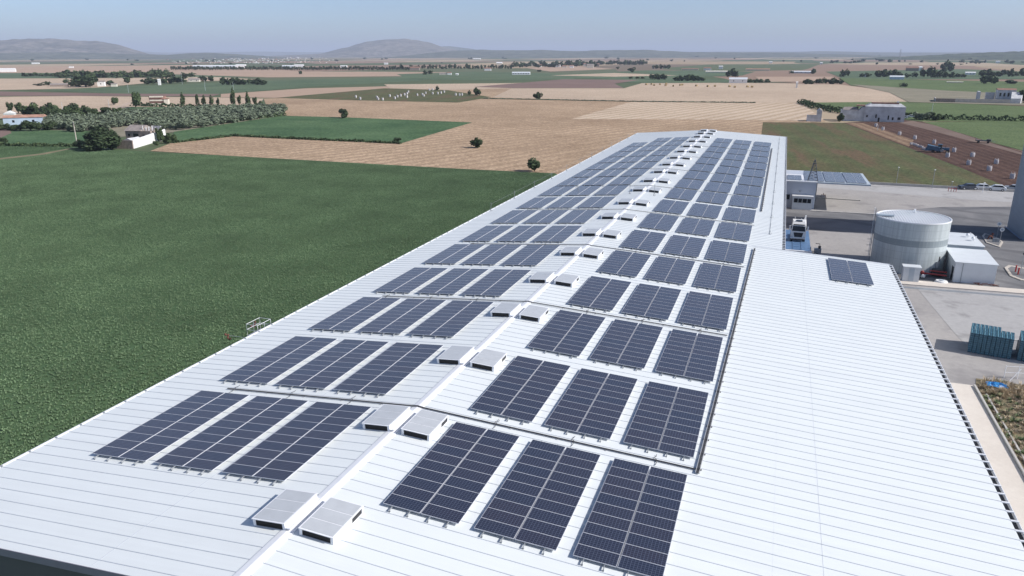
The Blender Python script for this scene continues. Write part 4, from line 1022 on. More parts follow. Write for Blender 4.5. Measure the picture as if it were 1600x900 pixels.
for i in range(9): mb.box(cx-4.6+i*.42,cx-4.45+i*.42,cy+(i%3)*1.5,cy+.3+(i%3)*1.5,4.4,4.4+random.uniform(.7,2.0))
mb.box(cx-4.6,cx-.7,cy+6,cy+6.3,4.4,5.8); mb.build('broken_masonry', M['dirtywhite'], hh)
mb = MB(); mb.box(1.0,4.2,3,9,.3,2.6); gable(mb, 1.0, 4.2, 3, 9, 2.61, .8, 'y', .2); mb.build('outhouse', M['dirtywhite'], hh)

# far and middle distance houses
H = house
H('blue_white_barn', 38,197, 54,26,13,'pale blue white barn with rusty sheet roof at the far left','barn','bluewhite','rustroof',3.5,wins=2)
H('white_house', 15,187, 14,14,9,'white gabled house end behind the rusty roofed barn','house','white','white',4,ax='y')
H('orange_house', 246,164, 22,16,12,'two storey terracotta house with pale balconies among the poplars','house','orange','tile',1.0,'flat',wins=4,winh=1.3)
oh = [c for c in col.objects if c.name.startswith('orange_house')][0]; mm_ = mpp(at(246,164)); w2 = 11*mm_
for z in (.2, 6.0*mm_, 11.5*mm_):
    mb = MB(); mb.box(-w2*.9,w2*.9,-1.3,-.05,z,z+.9); mb.build('balcony', M['cream'], oh)
H('orange_annex', 260,164, 6,12,9,'small ochre side building right of the terracotta house','house','cream','tile',1.5)
H('white_shed_roof', 152,194, 28,12,4,'long low white roofed shed in front of the olive grove','shed','white','white',4,'mono')
H('white_shed_roof', 332,181.5, 28,14,2,'low white plastic cover lying amid the olive grove','cover','white','white',2.5,'mono')
H('small_white_hut', 227,182, 7,6,3,'tiny white hut at the rear of the olive grove','hut','white','white',1)
H('white_house', 158,135, 10,10,7,'white house with dark trees near the left far field','house','white','greytile',1.6,wins=1)
H('low_white_house', 178,135.5, 8,8,4,'low white annex right of the white house by dark trees','house','cream','greytile',1.2)
H('long_brown_shed', 92,135.5, 24,9,3,'long low brown roofed shed beside the bushy clump','shed','stone','greytile',2.2)
H('white_silo_house', 249,133, 3.6,5,8,'tall narrow white silo between two dark tree groups','silo','white','white',1.2)
H('grey_house', 303,128, 16,10,3.4,'grey roofed farmhouse beyond the left green field','house','cream','greytile',2.4,wins=2)
H('white_farm', 10,112.5, 24,8,4,'cluster of bright white farm buildings at the far left edge','farm','white','white',1.6)
H('white_barn', 55,100, 10,6,1.6,'tiny bright white barn on the far left plain','barn','white','white',.6)
H('white_barn', 111,106, 6,5,2.2,'tiny white barn beside a short row of trees','barn','white','greytile',.8)
H('long_greenhouse', 336,105.5, 66,10,2.0,'very long dark grey industrial hall on the left plain','hall','shedgrey','shed',1.6)
H('white_factory', 376,106, 15,9,3.6,'bright white end block of the long grey hall','factory','white','white',1.6)
H('white_factory', 467,107, 14,10,4.6,'bright white square factory left of centre on the plain','factory','white','white',1.4)
H('long_greenhouse', 450,106, 18,10,2.4,'low grey hall left of the bright white factory','hall','shedgrey','shed',1.6)
H('white_house', 537,106, 10,6,2.6,'small white farm behind the cypress windbreak','farm','white','white',1)
H('white_house', 553,87.5, 3,3,1.4,'tiny white dot of a house at the foot of the domed hill','house','white','white',.4)
H('white_house', 603,101, 6,4,2,'small white house just above the cypress windbreak','house','white','white',.8)
H('stone_farm', 648,110, 14,8,4,'brown stone farm between two dark trees','farm','stone','tile',1.6)
H('white_house', 702,117, 6,6,3,'small white house by the far centre field','house','white','tile',1)
H('long_brown_shed', 692,117, 11,8,2,'low pale shed left of a small white house','shed','cream','greytile',1.2)
H('white_house', 714,117.5, 4,5,2,'very small white hut right of the pale shed','hut','white','white',.8)
H('white_house', 762,110.5, 10,6,3.2,'white house with red roof near the tree line','house','white','tile',1.6)
H('white_house', 780,102, 9,6,3.4,'pale villa above the central tree line','house','cream','white',1.4)
H('white_house', 745,94, 12,4,2,'pale hamlet on the slope below the ridge, left part','hamlet','cream','white',.8)
H('long_white_shed', 814,117, 28,8,3.0,'long white shed with grey roof in the centre distance','shed','white','shed',1.6,wins=7)
H('white_house', 914,86.8, 6,3,1.6,'white village patch on the slope of the wooded ridge','village','white','white',.6)
H('white_house', 904,87, 5,3,1.2,'pale village houses left of the white patch on the ridge','village','cream','white',.5)
H('white_house', 1130,89, 5,3,1.2,'faint white village high on the right plain','village','white','white',.5)
for i, (x, y, w_, h_, wl, rf_) in enumerate([(833,103,6,2.6,'cream','tile'),(842,105,8,3,'white','tile'),(858,104,6,3.4,'cream','white'),(871,105,9,3,'white','greytile'),(882,106,7,2.6,'cream','tile'),(893,106,6,3,'white','tile'),(914,104,5,4,'cream','tile'),(922,106.5,11,5,'cream','greytile'),(932,104,8,3.6,'stone','tile')]):
    H('village_house', x, y, w_, 6, h_, f'pale village house amid trees, {ORD[i]} from the left of the central hamlet', 'house', wl, rf_, 1.3)
H('long_brown_shed', 1078,109.5, 26,6,1.6,'very long low pale shed right of the conifer clump','shed','cream','tile',1)
H('white_house', 1105,110, 11,6,3.2,'white and cream farm buildings on the right plain','farm','white','tile',1.4)
H('white_house', 1126,108, 6,5,4,'white blocky house right of the cream farm','house','white','white',1)
H('long_brown_shed', 1120,113.5, 34,6,1.6,'long cream shed roof below the white farm','shed','cream','cream',1.4)
H('white_farm_shed', 1153,130, 27,9,6,'bright white farm shed with grey roof behind the bales field','shed','white','shed',2.6,wins=2)
H('long_brown_shed', 1184,110, 36,6,1.6,'long tan roofed shed in the right distance','shed','cream','rustroof',1.2)
H('white_house', 1204,99, 5,4,2,'small white house on the far right plain','house','white','white',.8)
H('white_house', 1283,100.5, 4,4,2.4,'tiny white house beside the far right track','house','white','white',.8)
H('long_grey_shed', 1252,114.5, 32,7,2.2,'low long grey and white sheds in a green field','shed','shedgrey','shed',1.4,wins=5)
H('pump_house', 1244.5,137.5, 2.6,2.6,8.5,'tall thin white water tower in the pale stubble','water tower','white','white',1.0)
H('brown_house', 1425,111, 18,8,4.4,'brown tiled farmhouse among trees on the right','farmhouse','stone','tile',2.4)
H('white_house', 1437,110.5, 6,6,5,'white gable wall right of the brown farmhouse','house','white','white',1.6)
H('blue_white_barn', 1401,124.5, 20,9,4.2,'pale blue and white barn below the tall trees','barn','bluewhite','shed',2)
H('white_house', 1516,117, 14,8,3.2,'white low house with trees at right distance','house','white','white',1.4,wins=3)
H('white_house', 1561,119, 7,6,4,'small pale house hidden in trees at far right','house','cream','greytile',1.4)
H('white_house', 1350,120.5, 5,5,3,'small white cottage left among dark trees','cottage','white','greytile',1.2)
H('white_house', 1539,98, 4,3,2.4,'distant white house before the olive slope, left one','house','white','white',.8)
H('white_house', 1559,98.5, 6,3,2.4,'distant white house before the olive slope, right one','house','white','white',.8)
H('long_brown_shed', 1492,129.5, 22,5,1.4,'low long pale wall like shed before the upper right clump','shed','cream','cream',.6)
# big ruin right
m = dimm(1530,161); o = empty('ruined_farm', at(1530,161), R(-6), label='large grey white ruined farm with long low courtyard wall at upper right', cat='ruin'); X = lambda px: (px-1530)*m
mb = MB(); mb.box(X(1470),X(1497),-.5,0,0,2.6); mb.build('brown_wall', M['stone'], o)  # left stretch of the front wall, in the darker brown stone material
mb = MB(); mb.box(X(1497.1),X(1570),-.5,0,0,2.7); mb.box(X(1470),X(1470)+.5,.01,22,0,2.4); mb.build('courtyard_wall', M['concrete'], o)
mb = MB(); mb.box(X(1555),X(1580),12,22,0,8.5); mb.box(X(1530),X(1533),14,26,0,7); mb.box(X(1541),X(1554),20,21,0,6.5); mb.hexa([(X(1570),.3,0),(X(1584),.3,0),(X(1590),11.9,0),(X(1572),11.9,0),(X(1571),.3,3.5),(X(1584),.3,3.5),(X(1590),11.9,7),(X(1574),11.9,7.5)]); mb.build('house_wall', M['dirtywhite'], o)
mb = MB(); gable(mb, X(1555), X(1580), 12, 22, 8.52, 1.0, 'x', .2); mb.build('roof', M['tile'], o)
windows(o, [(X(1558)+i*2.4,X(1558)+i*2.4+1.1,4.2,6.6) for i in range(5)], 11.93)
# distant town along the foot of the hills (countless tiny blocks)
rnd = random.Random(11); mb = MB()
for _ in range(420):
    px = rnd.choice((rnd.gauss(400,45), rnd.uniform(300,520), rnd.uniform(330,480), rnd.uniform(260,420))); py = rnd.choice((rnd.uniform(88.5,92), rnd.uniform(93,99)))
    p = at(px, py); s_ = mpp(p)*rnd.uniform(.5,1.3); h_ = mpp(p)*rnd.uniform(.4,.9)
    mb.box(p.x-s_,p.x+s_,p.y-s_,p.y+s_,0,h_, rnd.choice((0,0,1,2)))
tag(mb.build('distant_town', [M['white'], M['cream'], M['tile']]), 'hazy distant town of tiny pale houses on the plain left of centre', 'town', kind='stuff')

# ------------------------------------------------------------------ vegetation
def crown(seed, n, lobes, size, shape=(1,1,1), flat=.0):
    rnd = random.Random(seed); mb = MB(); ls = []
    for _ in range(lobes):
        a = rnd.uniform(0, math.tau); r_ = rnd.uniform(.15,.62); z = rnd.uniform(.25,.85)
        ls.append((Vector((r_*math.cos(a)*.9*shape[0], r_*math.sin(a)*.9*shape[1], z*shape[2])), rnd.uniform(.15,.34)))
    ls.append((Vector((0,0,.45*shape[2])), .30))
    for i in range(n):
        c, r_ = rnd.choice(ls); d = Vector((rnd.gauss(0,1), rnd.gauss(0,1), rnd.gauss(0,1))).normalized()
        rad = r_*rnd.uniform(.72,1.08); p = c+Vector((d.x*shape[0], d.y*shape[1], d.z*shape[2]))*rad
        if p.z < .03: p.z = rnd.uniform(.03,.15)
        u = Vector((rnd.gauss(0,1), rnd.gauss(0,1), rnd.gauss(0,.7))).normalized(); v = u.cross(d+Vector((.01,.02,.3))).normalized(); s_ = size*rnd.uniform(.6,1.4)
        mb.poly([p-u*s_-v*s_*.6, p+u*s_-v*s_*.5, p+u*s_*.7+v*s_*.7, p-u*s_*.6+v*s_*.6])
    return mb
def trunk_mesh(h=.4, r=.05):
    mb = MB(); mb.tube([(0,0,-.03),(.01,.0,h*.6),(0,.02,h)], r, 7, r2=r*.5)
    for a in (0,2.1,4.2): mb.tube([(0,0,h*.6),(.22*math.cos(a),.22*math.sin(a),h*1.3)], r*.5, 5, r2=r*.25)
    return mb.mesh('trunk', M['trunk'])
CR = {}
for nm, mat, n, lo, sz, shp in (('big','dark',5200,14,.040,(.62,.62,1.0)),('round','dark',1800,9,.050,(.62,.62,1.0)),('mid','mid',1300,8,.055,(.60,.60,1.0)),
                               ('poplar','mid',900,9,.045,(.26,.26,1.12)),('olive','olive',620,7,.062,(.64,.64,.9)),('far','dark',150,6,.13,(.62,.62,.95)),('farmid','mid',130,6,.13,(.62,.62,.95)),
                               ('cyp','dark',60,5,.11,(.28,.28,1.1))):
    CR[nm] = [crown(hash(nm) % 97 if 0 else sum(map(ord, nm))+k*13, n, lo, sz, shp).mesh('crown', L[mat]) for k in range(3)]
TM = trunk_mesh()
EXT = {me.name: (max(v.co.x for v in me.vertices)-min(v.co.x for v in me.vertices), max(v.co.z for v in me.vertices)) for l_ in CR.values() for me in l_}
trng = random.Random(5)
def tree(px, py, hp, wp, kind, label, group=None, name=None, parts=True, cat='tree', p=None):
    p = p or at(px, py); mm = mpp(p); h = hp*mm*1.04; wd = wp*mm
    base = {'poplar': .44, 'cyp': .56}.get(kind, 1.24)
    o_name = name or {'poplar':'poplar_tree','olive':'olive_tree','cyp':'cypress_tree'}.get(kind, 'tree')
    me = trng.choice(CR[kind]); rz = trng.uniform(0, 6.28); ex, ez_ = EXT[me.name]; sc_ = (wd/ex, wd/ex, h/ez_)
    if parts:
        o = empty(o_name, p, rz, label=label, cat=cat, group=group)
        inst('crown', me, (0,0,0), scale=sc_, parent=o); inst('trunk', TM, scale=(min(sc_[0],h), min(sc_[0],h), h), parent=o)
    else:
        o = inst(o_name, me, p, rz, sc_, label=label, cat=cat, group=group)
    return o
tree(158,235,36,60,'big','big dark spreading tree beside the ruined farmstead')
tree(128,232,14,22,'round','dark bush at the left foot of the big tree', name='bush', cat='bush')
tree(176,233,20,26,'round','rounded shrub between the big tree and the stone wall', name='bush', cat='bush')
tree(835,268,21,22,'round','dark lone tree at the edge of the green crop near the roof')
tree(746,231,16,21,'round','dark lone round tree in the middle of the near stubble')
tree(620,224,9,14,'round','grey green bush at the near corner of the green field', name='bush', cat='bush')
tree(538,184.5,14,16,'round','lone round tree on the far edge of the green rectangle')
tree(840,155,11,16,'round','lone low tree on the far stubble boundary')
tree(746,149,12,13,'round','round tree at the right end of the potato field')
tree(733,148,7,7,'far','small bush left of the round tree by the potato field', name='bush', cat='bush', parts=False)
tree(683,141,7,7,'far','small tree behind the potato field', parts=False)
tree(178,164,12,12,'mid','single small round tree beside the curving track')
tree(212,168,24,15,'mid','dense tree left of the terracotta house')
for i, (x, y, h, w_) in enumerate([(286,164,19,9),(308,164,16,8),(319,164,15,8),(331,164,15,8),(341,163,10,6),(365,165,27,9),(374,165,16,6),(388,166,22,9),(399,166,14,8),(407,168,10,12)]):
    tree(x, y, h, w_, 'poplar', f'slim poplar in the row right of the terracotta house, {ORD[i]} from the left', 'poplar row')
tree(17,177,17,11,'poplar','tall poplar behind the rusty barn, left of the pair'); tree(29,177,17,10,'poplar','tall poplar behind the rusty barn, right of the pair')
for i, (x, y, h, w_) in enumerate([(38,178,10,14),(56,182,17,20),(78,184,18,22),(92,188,14,20),(112,180,15,18),(122,188,12,16),(135,180,12,18),(150,182,10,16),(166,180,10,16),(182,180,9,15),(200,179,8,14),(215,180,6,12),(236,180,7,12),(46,181,14,18),(67,186,15,20),(85,181,13,18),(102,184,14,18),(117,183,12,16)]):
    tree(x, y, h*1.25, w_*1.2, 'mid' if i % 2 else 'round', f'bushy tree in the belt behind the olive grove, {ORD[i]} from the left', 'tree belt behind the olives')
for i, (x, y, h, w_) in enumerate([(4,203,10,18),(18,204,11,20),(32,204,10,18),(48,204,16,22),(62,204,14,20),(76,203,13,20),(90,202,11,18),(105,201,10,18)]):
    tree(x, y, h, w_, 'mid', f'bush along the far side of the left green plot, {ORD[i]} from the left', 'bushes by the left plot', name='bush', cat='bush')
tree(6,224,9,16,'round','dark bush at the left frame edge beside the green plot', name='bush', cat='bush')
for i, (x, y, h, w_) in enumerate([(252,222,22,12),(262,224,16,16),(272,222,12,14),(246,228,8,10)]):
    tree(x, y, h, w_, 'mid', f'scrubby tree right of the ruined farmstead, {ORD[i]} from the left', 'scrub right of the ruin')
for i, (x, y, h, w_) in enumerate([(134,136,23,42),(103,131,8,12),(115,135,10,16),(171,134,8,14),(75,134,7,14),(60,134,4,14)]):
    tree(x, y, h, w_, 'round' if i == 0 else 'far', f'tree in the clump around the far left farm, {ORD[i]} planted', None, parts=(i == 0)) if i == 0 else tree(x, y, h, w_, 'far', 'dark green bush in the clump around the far left farm', 'bushes around the far left farm', name='bush', cat='bush', parts=False)
tree(198,130,10,11,'far','single dark tree in front of the far left belt', parts=False)
for x in range(90, 268, 5): tree(x+trng.uniform(-2,2), 121.5+trng.uniform(-1.5,.8), trng.uniform(7,12), trng.uniform(11,16), trng.choice(('farmid','farmid','far')), 'bushy green tree in the long far left belt', 'far left tree belt', parts=False)
for x in range(38, 88, 9): tree(x, 119.5, trng.uniform(4,7), 10, 'farmid', 'low scrub tree at the far left on the plain', 'far left scrub', parts=False)
for x in (228,235,242,249,256): tree(x, 131.5, 10, 14, 'far', 'dark tree beside the narrow white silo', 'trees beside the silo', parts=False)
for x in (268,276,285): tree(x, 130.5, 12, 16, 'far', 'dark rounded tree right of the white silo', 'trees right of the silo', parts=False)
for x in (241,250,259): tree(x, 118.5, 11, 11, 'far', 'dark tall tree at the end of the far left belt', 'trees ending the belt', parts=False)
for x in (289,299): tree(x, 121, 8, 13, 'far', 'dark tree at the end of the far green field', 'pair of dark trees left of centre', parts=False)
for x in (312,320,329): tree(x, 127, 9, 10, 'far', 'dark tree beside the grey roofed farmhouse', 'trees by the grey farmhouse', parts=False)
for x in (348,356,363,369,376,382,389,396,403): tree(x, 132.5, trng.uniform(8,14), trng.uniform(9,12), 'far', 'dark conifer in the clump right of the left green field', 'conifer clump', parts=False)
tree(409,132.5,7,16,'far','round dark bush right of the conifer clump', parts=False, name='bush', cat='bush'); tree(469,116.5,6,8,'far','tiny dark tree in the brown field left of centre', parts=False)
x = 268
while x < 640: tree(x, 109.5+trng.uniform(-.3,.3), trng.uniform(4.2,6.6), 4.2, 'cyp', 'narrow dark cypress in the long windbreak on the plain', 'cypress windbreak', parts=False); x += trng.uniform(2.0,3.0)
for x, h, w_ in ((628,10,9),(645,8,12),(652,7,8)): tree(x, 109.5, h, w_, 'far', 'dark tree around the brown stone farm', 'trees at the stone farm', parts=False)
for x in (664,673): tree(x, 116.5, 7, 9, 'far', 'grey green tree left of the low pale shed', 'pair of trees by the pale shed', parts=False)
x = 655
while x < 800: tree(x, 107.5+trng.uniform(-.6,.6), trng.uniform(4,8), trng.uniform(4,7), trng.choice(('cyp','far')), 'dark tree in the line right of the stone farm', 'central tree line', parts=False); x += trng.uniform(3.5,6)
x = 800
while x < 930: tree(x, 104+trng.uniform(-1.5,2.5), trng.uniform(5,10), trng.uniform(7,11), 'far', 'dark tree among the houses of the central hamlet', 'hamlet trees', parts=False); x += trng.uniform(3,5)
x = 935
while x < 1010: tree(x, 101+trng.uniform(-.5,.5), trng.uniform(5,8), trng.uniform(6,10), 'far', 'dark tree in the row right of the central hamlet', 'row right of the hamlet', parts=False); x += trng.uniform(3,5)
for x in (1021,1027,1033,1039,1044): tree(x, 107.5, trng.uniform(5,8), 7, 'cyp' if x == 1021 else 'far', 'dark conifer in the small clump right of the hamlet', 'small conifer clump', parts=False)
tree(987,113,8,13,'far','round dark tree alone in the far green field', parts=False); tree(965,108,4,6,'far','tiny round bush left of the lone far tree', parts=False, name='bush', cat='bush'); tree(842,112,3,8,'far','tiny bush beside the long white shed', parts=False, name='bush', cat='bush')
for x, w_ in ((1019,13),(1027,16),(1036,11)): tree(x, 124.5, 9, w_, 'far', 'dark tree in the left clump before the stubble', 'left clump before the stubble', parts=False)
for x, h, w_ in ((1056,7,12),(1064,9,12),(1073,10,14),(1082,10,13),(1090,8,12),(1099,5,9)): tree(x, 126.5, h, w_, 'far', 'dark tree in the right clump before the stubble', 'right clump before the stubble', parts=False)
for x in (985,996,1004): tree(x, 123, 3.5, 8, 'farmid', 'low scrub on the edge of the far stubble', 'scrub before the stubble', parts=False, name='bush', cat='bush')
for x, h, w_ in ((1138,10,9),(1144,13,11),(1150,9,8)): tree(x, 120, h, w_, 'far', 'tall dark tree beside the white farm shed', 'trees by the white farm shed', parts=False)
for x in (1172,1180,1189,1198): tree(x, 129.5, 6, 10, 'farmid', 'bush right of the bright white farm shed', 'bushes right of the white shed', parts=False, name='bush', cat='bush')
for x, h, w_ in ((1260,8,12),(1268,7,12),(1280,9,14),(1289,10,14),(1298,10,13),(1307,9,14),(1314,8,10)): tree(x, 131.5, h, w_, 'far', 'dark dense tree at the head of the pale stubble', 'trees at the stubble head', parts=False)
for x, h in ((1316,11),(1324,12)): tree(x, 120, h, 11, 'far', 'dark tree pair on the right plain', 'dark tree pair', parts=False)
for x, h, w_ in ((1272,8,9),(1237,5,8)): tree(x, 115.5, h, w_, 'far', 'dark tree next to the low grey sheds', 'trees by the grey sheds', parts=False)
for x, h, w_ in ((1346,6,10),(1356,7,10),(1370,10,12),(1379,12,13),(1388,11,12),(1396,12,12),(1404,8,10)): tree(x, 120.5, h, w_, 'far', 'tree in the grove left of the brown farmhouse', 'grove left of the brown farmhouse', parts=False)
for x, h, w_ in ((1418,7,10),(1430,9,12),(1442,15,14),(1450,18,14),(1458,16,13),(1466,12,13),(1476,11,12),(1486,9,13),(1497,7,12),(1506,6,12)): tree(x, 121.5, h, w_, 'far', 'tall tree in the grove right of the brown farmhouse', 'grove right of the brown farmhouse', parts=False)
for x, h in ((1474,16),(1480,18),(1486,14)): tree(x, 112, h, 11, 'far', 'tallest dark tree behind the right grove', 'tallest trees on the right', parts=False)
tree(1412.5,136.5,7,13,'far','lone bush in the light green field', parts=False, name='bush', cat='bush')
for x, h, w_ in ((1538,13,14),(1546,15,15),(1553,12,12)): tree(x, 131, h, w_, 'far', 'dark tree clump in the upper right field', 'clump upper right', parts=False)
tree(1577,131,6,18,'far','flat dark bush right of the upper right clump', parts=False, name='bush', cat='bush')
for x in range(1533, 1610, 9): tree(x, 119+trng.uniform(-1,1), trng.uniform(7,13), 12, 'far', 'dark tree in the far right belt', 'far right belt', parts=False)
tree(1600,161,20,24,'round','dark tree at the right frame edge beside the ruined farm')
for x in range(1300, 1600, 7):
    if trng.random() < .55: tree(x, 98+trng.uniform(-2,1.5), trng.uniform(3,6), trng.uniform(6,11), 'far', 'tiny dark tree on the far right plain', 'far right plain trees', parts=False)
for i, (x, y, h, w_, k) in enumerate([(1312,190,13,12,'round'),(1418,183,7,14,'mid'),(1432,187,13,15,'olive'),(1442,188,12,16,'olive'),(1452,187,12,15,'round'),(1462,188,10,16,'mid'),(1472,187,7,12,'mid')]):
    tree(x, y, h, w_, k, f'shrub beside the whitewashed farmhouse, {ORD[i]} from the left', 'shrubs by the farmhouse', name='bush', cat='bush')
for _ in range(90):
    x, y = trng.uniform(0,1600), 88+trng.random()**1.5*14; tree(x, y, trng.uniform(1.6,3.4), trng.uniform(3,7), 'far', 'tiny scattered dark tree on the hazy plain', 'scattered trees on the plain', parts=False)
# olive grove planted on a grid
A0 = at(268,207); A1 = at(445,181); ua = (A1-A0).normalized(); va = Vector((-ua.y, ua.x, 0)); 
def inpoly(p, poly):
    c = False
    for a, b in zip(poly, poly[1:]+poly[:1]):
        if (a.y > p.y) != (b.y > p.y) and p.x < (b.x-a.x)*(p.y-a.y)/(b.y-a.y)+a.x: c = not c
    return c
grove = [at(*q) for q in ((62,203),(60,192),(130,188),(200,180),(330,173),(440,170),(445,180.5),(340,197.5),(270,205),(235,199),(200,197),(170,203),(130,206))]
no = 0
for i in range(-60, 80):
    for j in range(-8, 80):
        p = A0+ua*(i*6.0+trng.uniform(-.6,.6))+va*(j*6.3+trng.uniform(-.6,.6)+3)
        if inpoly(p, grove) and no < 299:
            s_ = trng.uniform(.85,1.2); mm = mpp(p)
            tree(0, 0, 3.7*s_/mm, 5.6*s_/mm, 'olive', 'grey green olive tree in the grove left of centre', 'olive grove', parts=False, p=p); no += 1
print('olives', no)
def hedge(name, pts, h, wd, label, mat='hedge', n=None, cat='hedge'):
    P = [at(*q) for q in pts]; rnd = random.Random(len(label)); mb = MB()
    for a, b in zip(P, P[1:]):
        ln = (b-a).length; d = (b-a).normalized(); nn = Vector((-d.y, d.x, 0)); k = n or int(ln*16)
        for _ in range(min(k, 9000)):
            t_ = rnd.uniform(0, ln); hh = h*(.8+.25*math.sin(t_*.9)+.1*math.sin(t_*2.3)); a_ = rnd.uniform(0, math.pi)
            q = a+d*t_+nn*(math.cos(a_)*wd/2*rnd.uniform(.7,1))+Vector((0,0,math.sin(a_)*hh*rnd.uniform(.75,1)+.1))
            u = Vector((rnd.gauss(0,1), rnd.gauss(0,1), rnd.gauss(0,1))).normalized(); v = u.cross(Vector((rnd.gauss(0,1), rnd.gauss(0,1), 1))).normalized(); s_ = rnd.uniform(.2,.42)
            mb.poly([q-u*s_-v*s_, q+u*s_-v*s_, q+u*s_+v*s_, q-u*s_+v*s_])
    return tag(mb.build(name, L[mat]), label, cat)
hedge('hedge', [(206,165.5),(280,168),(345,169.5),(405,171)], 2.4, 3, 'clipped dark hedge in front of the terracotta house and poplars')
hedge('hedge', [(332,195),(390,187),(446,180.5)], 2.2, 2.5, 'dark reed hedge along the front edge of the olive grove', 'mid')
hedge('hedge', [(1252,161),(1275,169),(1310,176),(1340,180)], 3.0, 7, 'tall green crop edge left of the whitewashed farmhouse')
hedge('hedge', [(1475,187),(1540,188),(1620,190)], 2.6, 5, 'dark crop edge right of the farmhouse shrubs')
hedge('hedge', [(270,224),(365,213),(480,218.5),(560,222),(626,225)], .8, 1.3, 'ragged near edge of the deep green rectangular field', 'mid', cat='crop edge')
hedge('hedge', [(0,228),(60,229),(126,229)], 1.2, 1.6, 'ragged near edge of the small left green plot', 'mid', cat='crop edge')
hedge('hedge', [(755,154.5),(840,156),(985,159),(1180,161)], .5, 1.6, 'thin weedy boundary line between two stubble fields', 'olive', 1400, cat='field boundary')

# ------------------------------------------------------------------ things in the fields
def sack_mesh():
    mb = MB(); n = 10
    prof = [(.46,.0),(.56,.25),(.60,.7),(.56,1.1),(.50,1.25)]
    for r_, z in prof:
        for i in range(n*2):
            a = i*math.tau/(n*2); s_ = 1/max(abs(math.cos(a)), abs(math.sin(a)))**.55; mb.v.append((r_*math.cos(a)*s_, r_*math.sin(a)*s_, z))
    N = n*2
    for k in range(len(prof)-1):
        for i in range(N): mb.f.append((k*N+i, k*N+(i+1) % N, (k+1)*N+(i+1) % N, (k+1)*N+i)); mb.m.append(0)
    mb.f.append(tuple((len(prof)-1)*N+i for i in range(N))); mb.m.append(1)
    for sx in (-1,1):
        for sy in (-1,1): mb.tube([(sx*.42,sy*.42,1.2),(sx*.36,sy*.36,1.55),(sx*.2,sy*.42,1.3)], .04, 4)
    return mb.mesh('bulk_sack', [M['sack'], M['stone']])
sm = sack_mesh()
for i, (x, y) in enumerate([(1368,198),(1379,204),(1405,211.5),(1429,218),(1459,225),(1490,238),(1480,246),(1519,245.5),(1513,258),(1556,256.5),(1545,267.5),(1581,279.5)]):
    inst('bulk_sack', sm, at(x, y), random.uniform(-.3,.3), (1.05,1.05,1.2), label=f'white bulk sack standing on the red ploughed field, {ORD[i]} counted from the farmhouse', cat='bulk sack', group='bulk sacks on the ploughed field')
for x, y in [(563,156),(589,154),(591,156.5),(598,157),(609,151.5),(617,155),(621,152.5),(626,151),(632,149.5),(636,148),(638,145),(636,153),(652,150),(660,149.5),(665,147),(662,151),(676,147.5),(684,147.5),(689,146.5),(694,145),(712,149.5),(718,149.8),(722,149.6),(676,141.5),(671,142),(556,153)]:
    inst('bulk_sack', sm, at(x, y), random.uniform(-.3,.3), (1.15,1.15,1.5), label='small white bulk sack standing in the distant potato field', cat='bulk sack', group='bulk sacks in the distant potato field')
for i in range(11):
    inst('small_sack', sm, at(1423+i*2.5+random.uniform(-.4,.4), 225.2+i*1.05+random.uniform(-1.0,1.0)), random.uniform(0,1.5), (.62,.62,.62), label='small white sack in the line left behind the tractor', cat='sack', group='line of small sacks behind the tractor')
def bale_mesh():
    mb = MB(); mb.tube([(-.7,0,.65),(.7,0,.65)], .65, 14); return mb.mesh('straw_bale', M['straw'])
bme = bale_mesh()
for x, y in [(1010,133),(1018,132.5),(1022,134),(1031,133),(1040,134.5),(1041,132),(1052,135.5),(1063,134),(1066,133.5),(1088,135),(1106,136),(1117,135.5),(1140,136),(1148,137),(1168,136.5),(1175,136.8)]:
    inst('straw_bale', bme, at(x, y), random.uniform(0,3), (1.5,1.5,1.5), label='brown round straw bale on the pale far stubble', cat='straw bale', group='straw bales on the far stubble')
M['farmblue'] = simple('farm_machine_blue', (.07, .14, .22), .5, .2, 1.5)
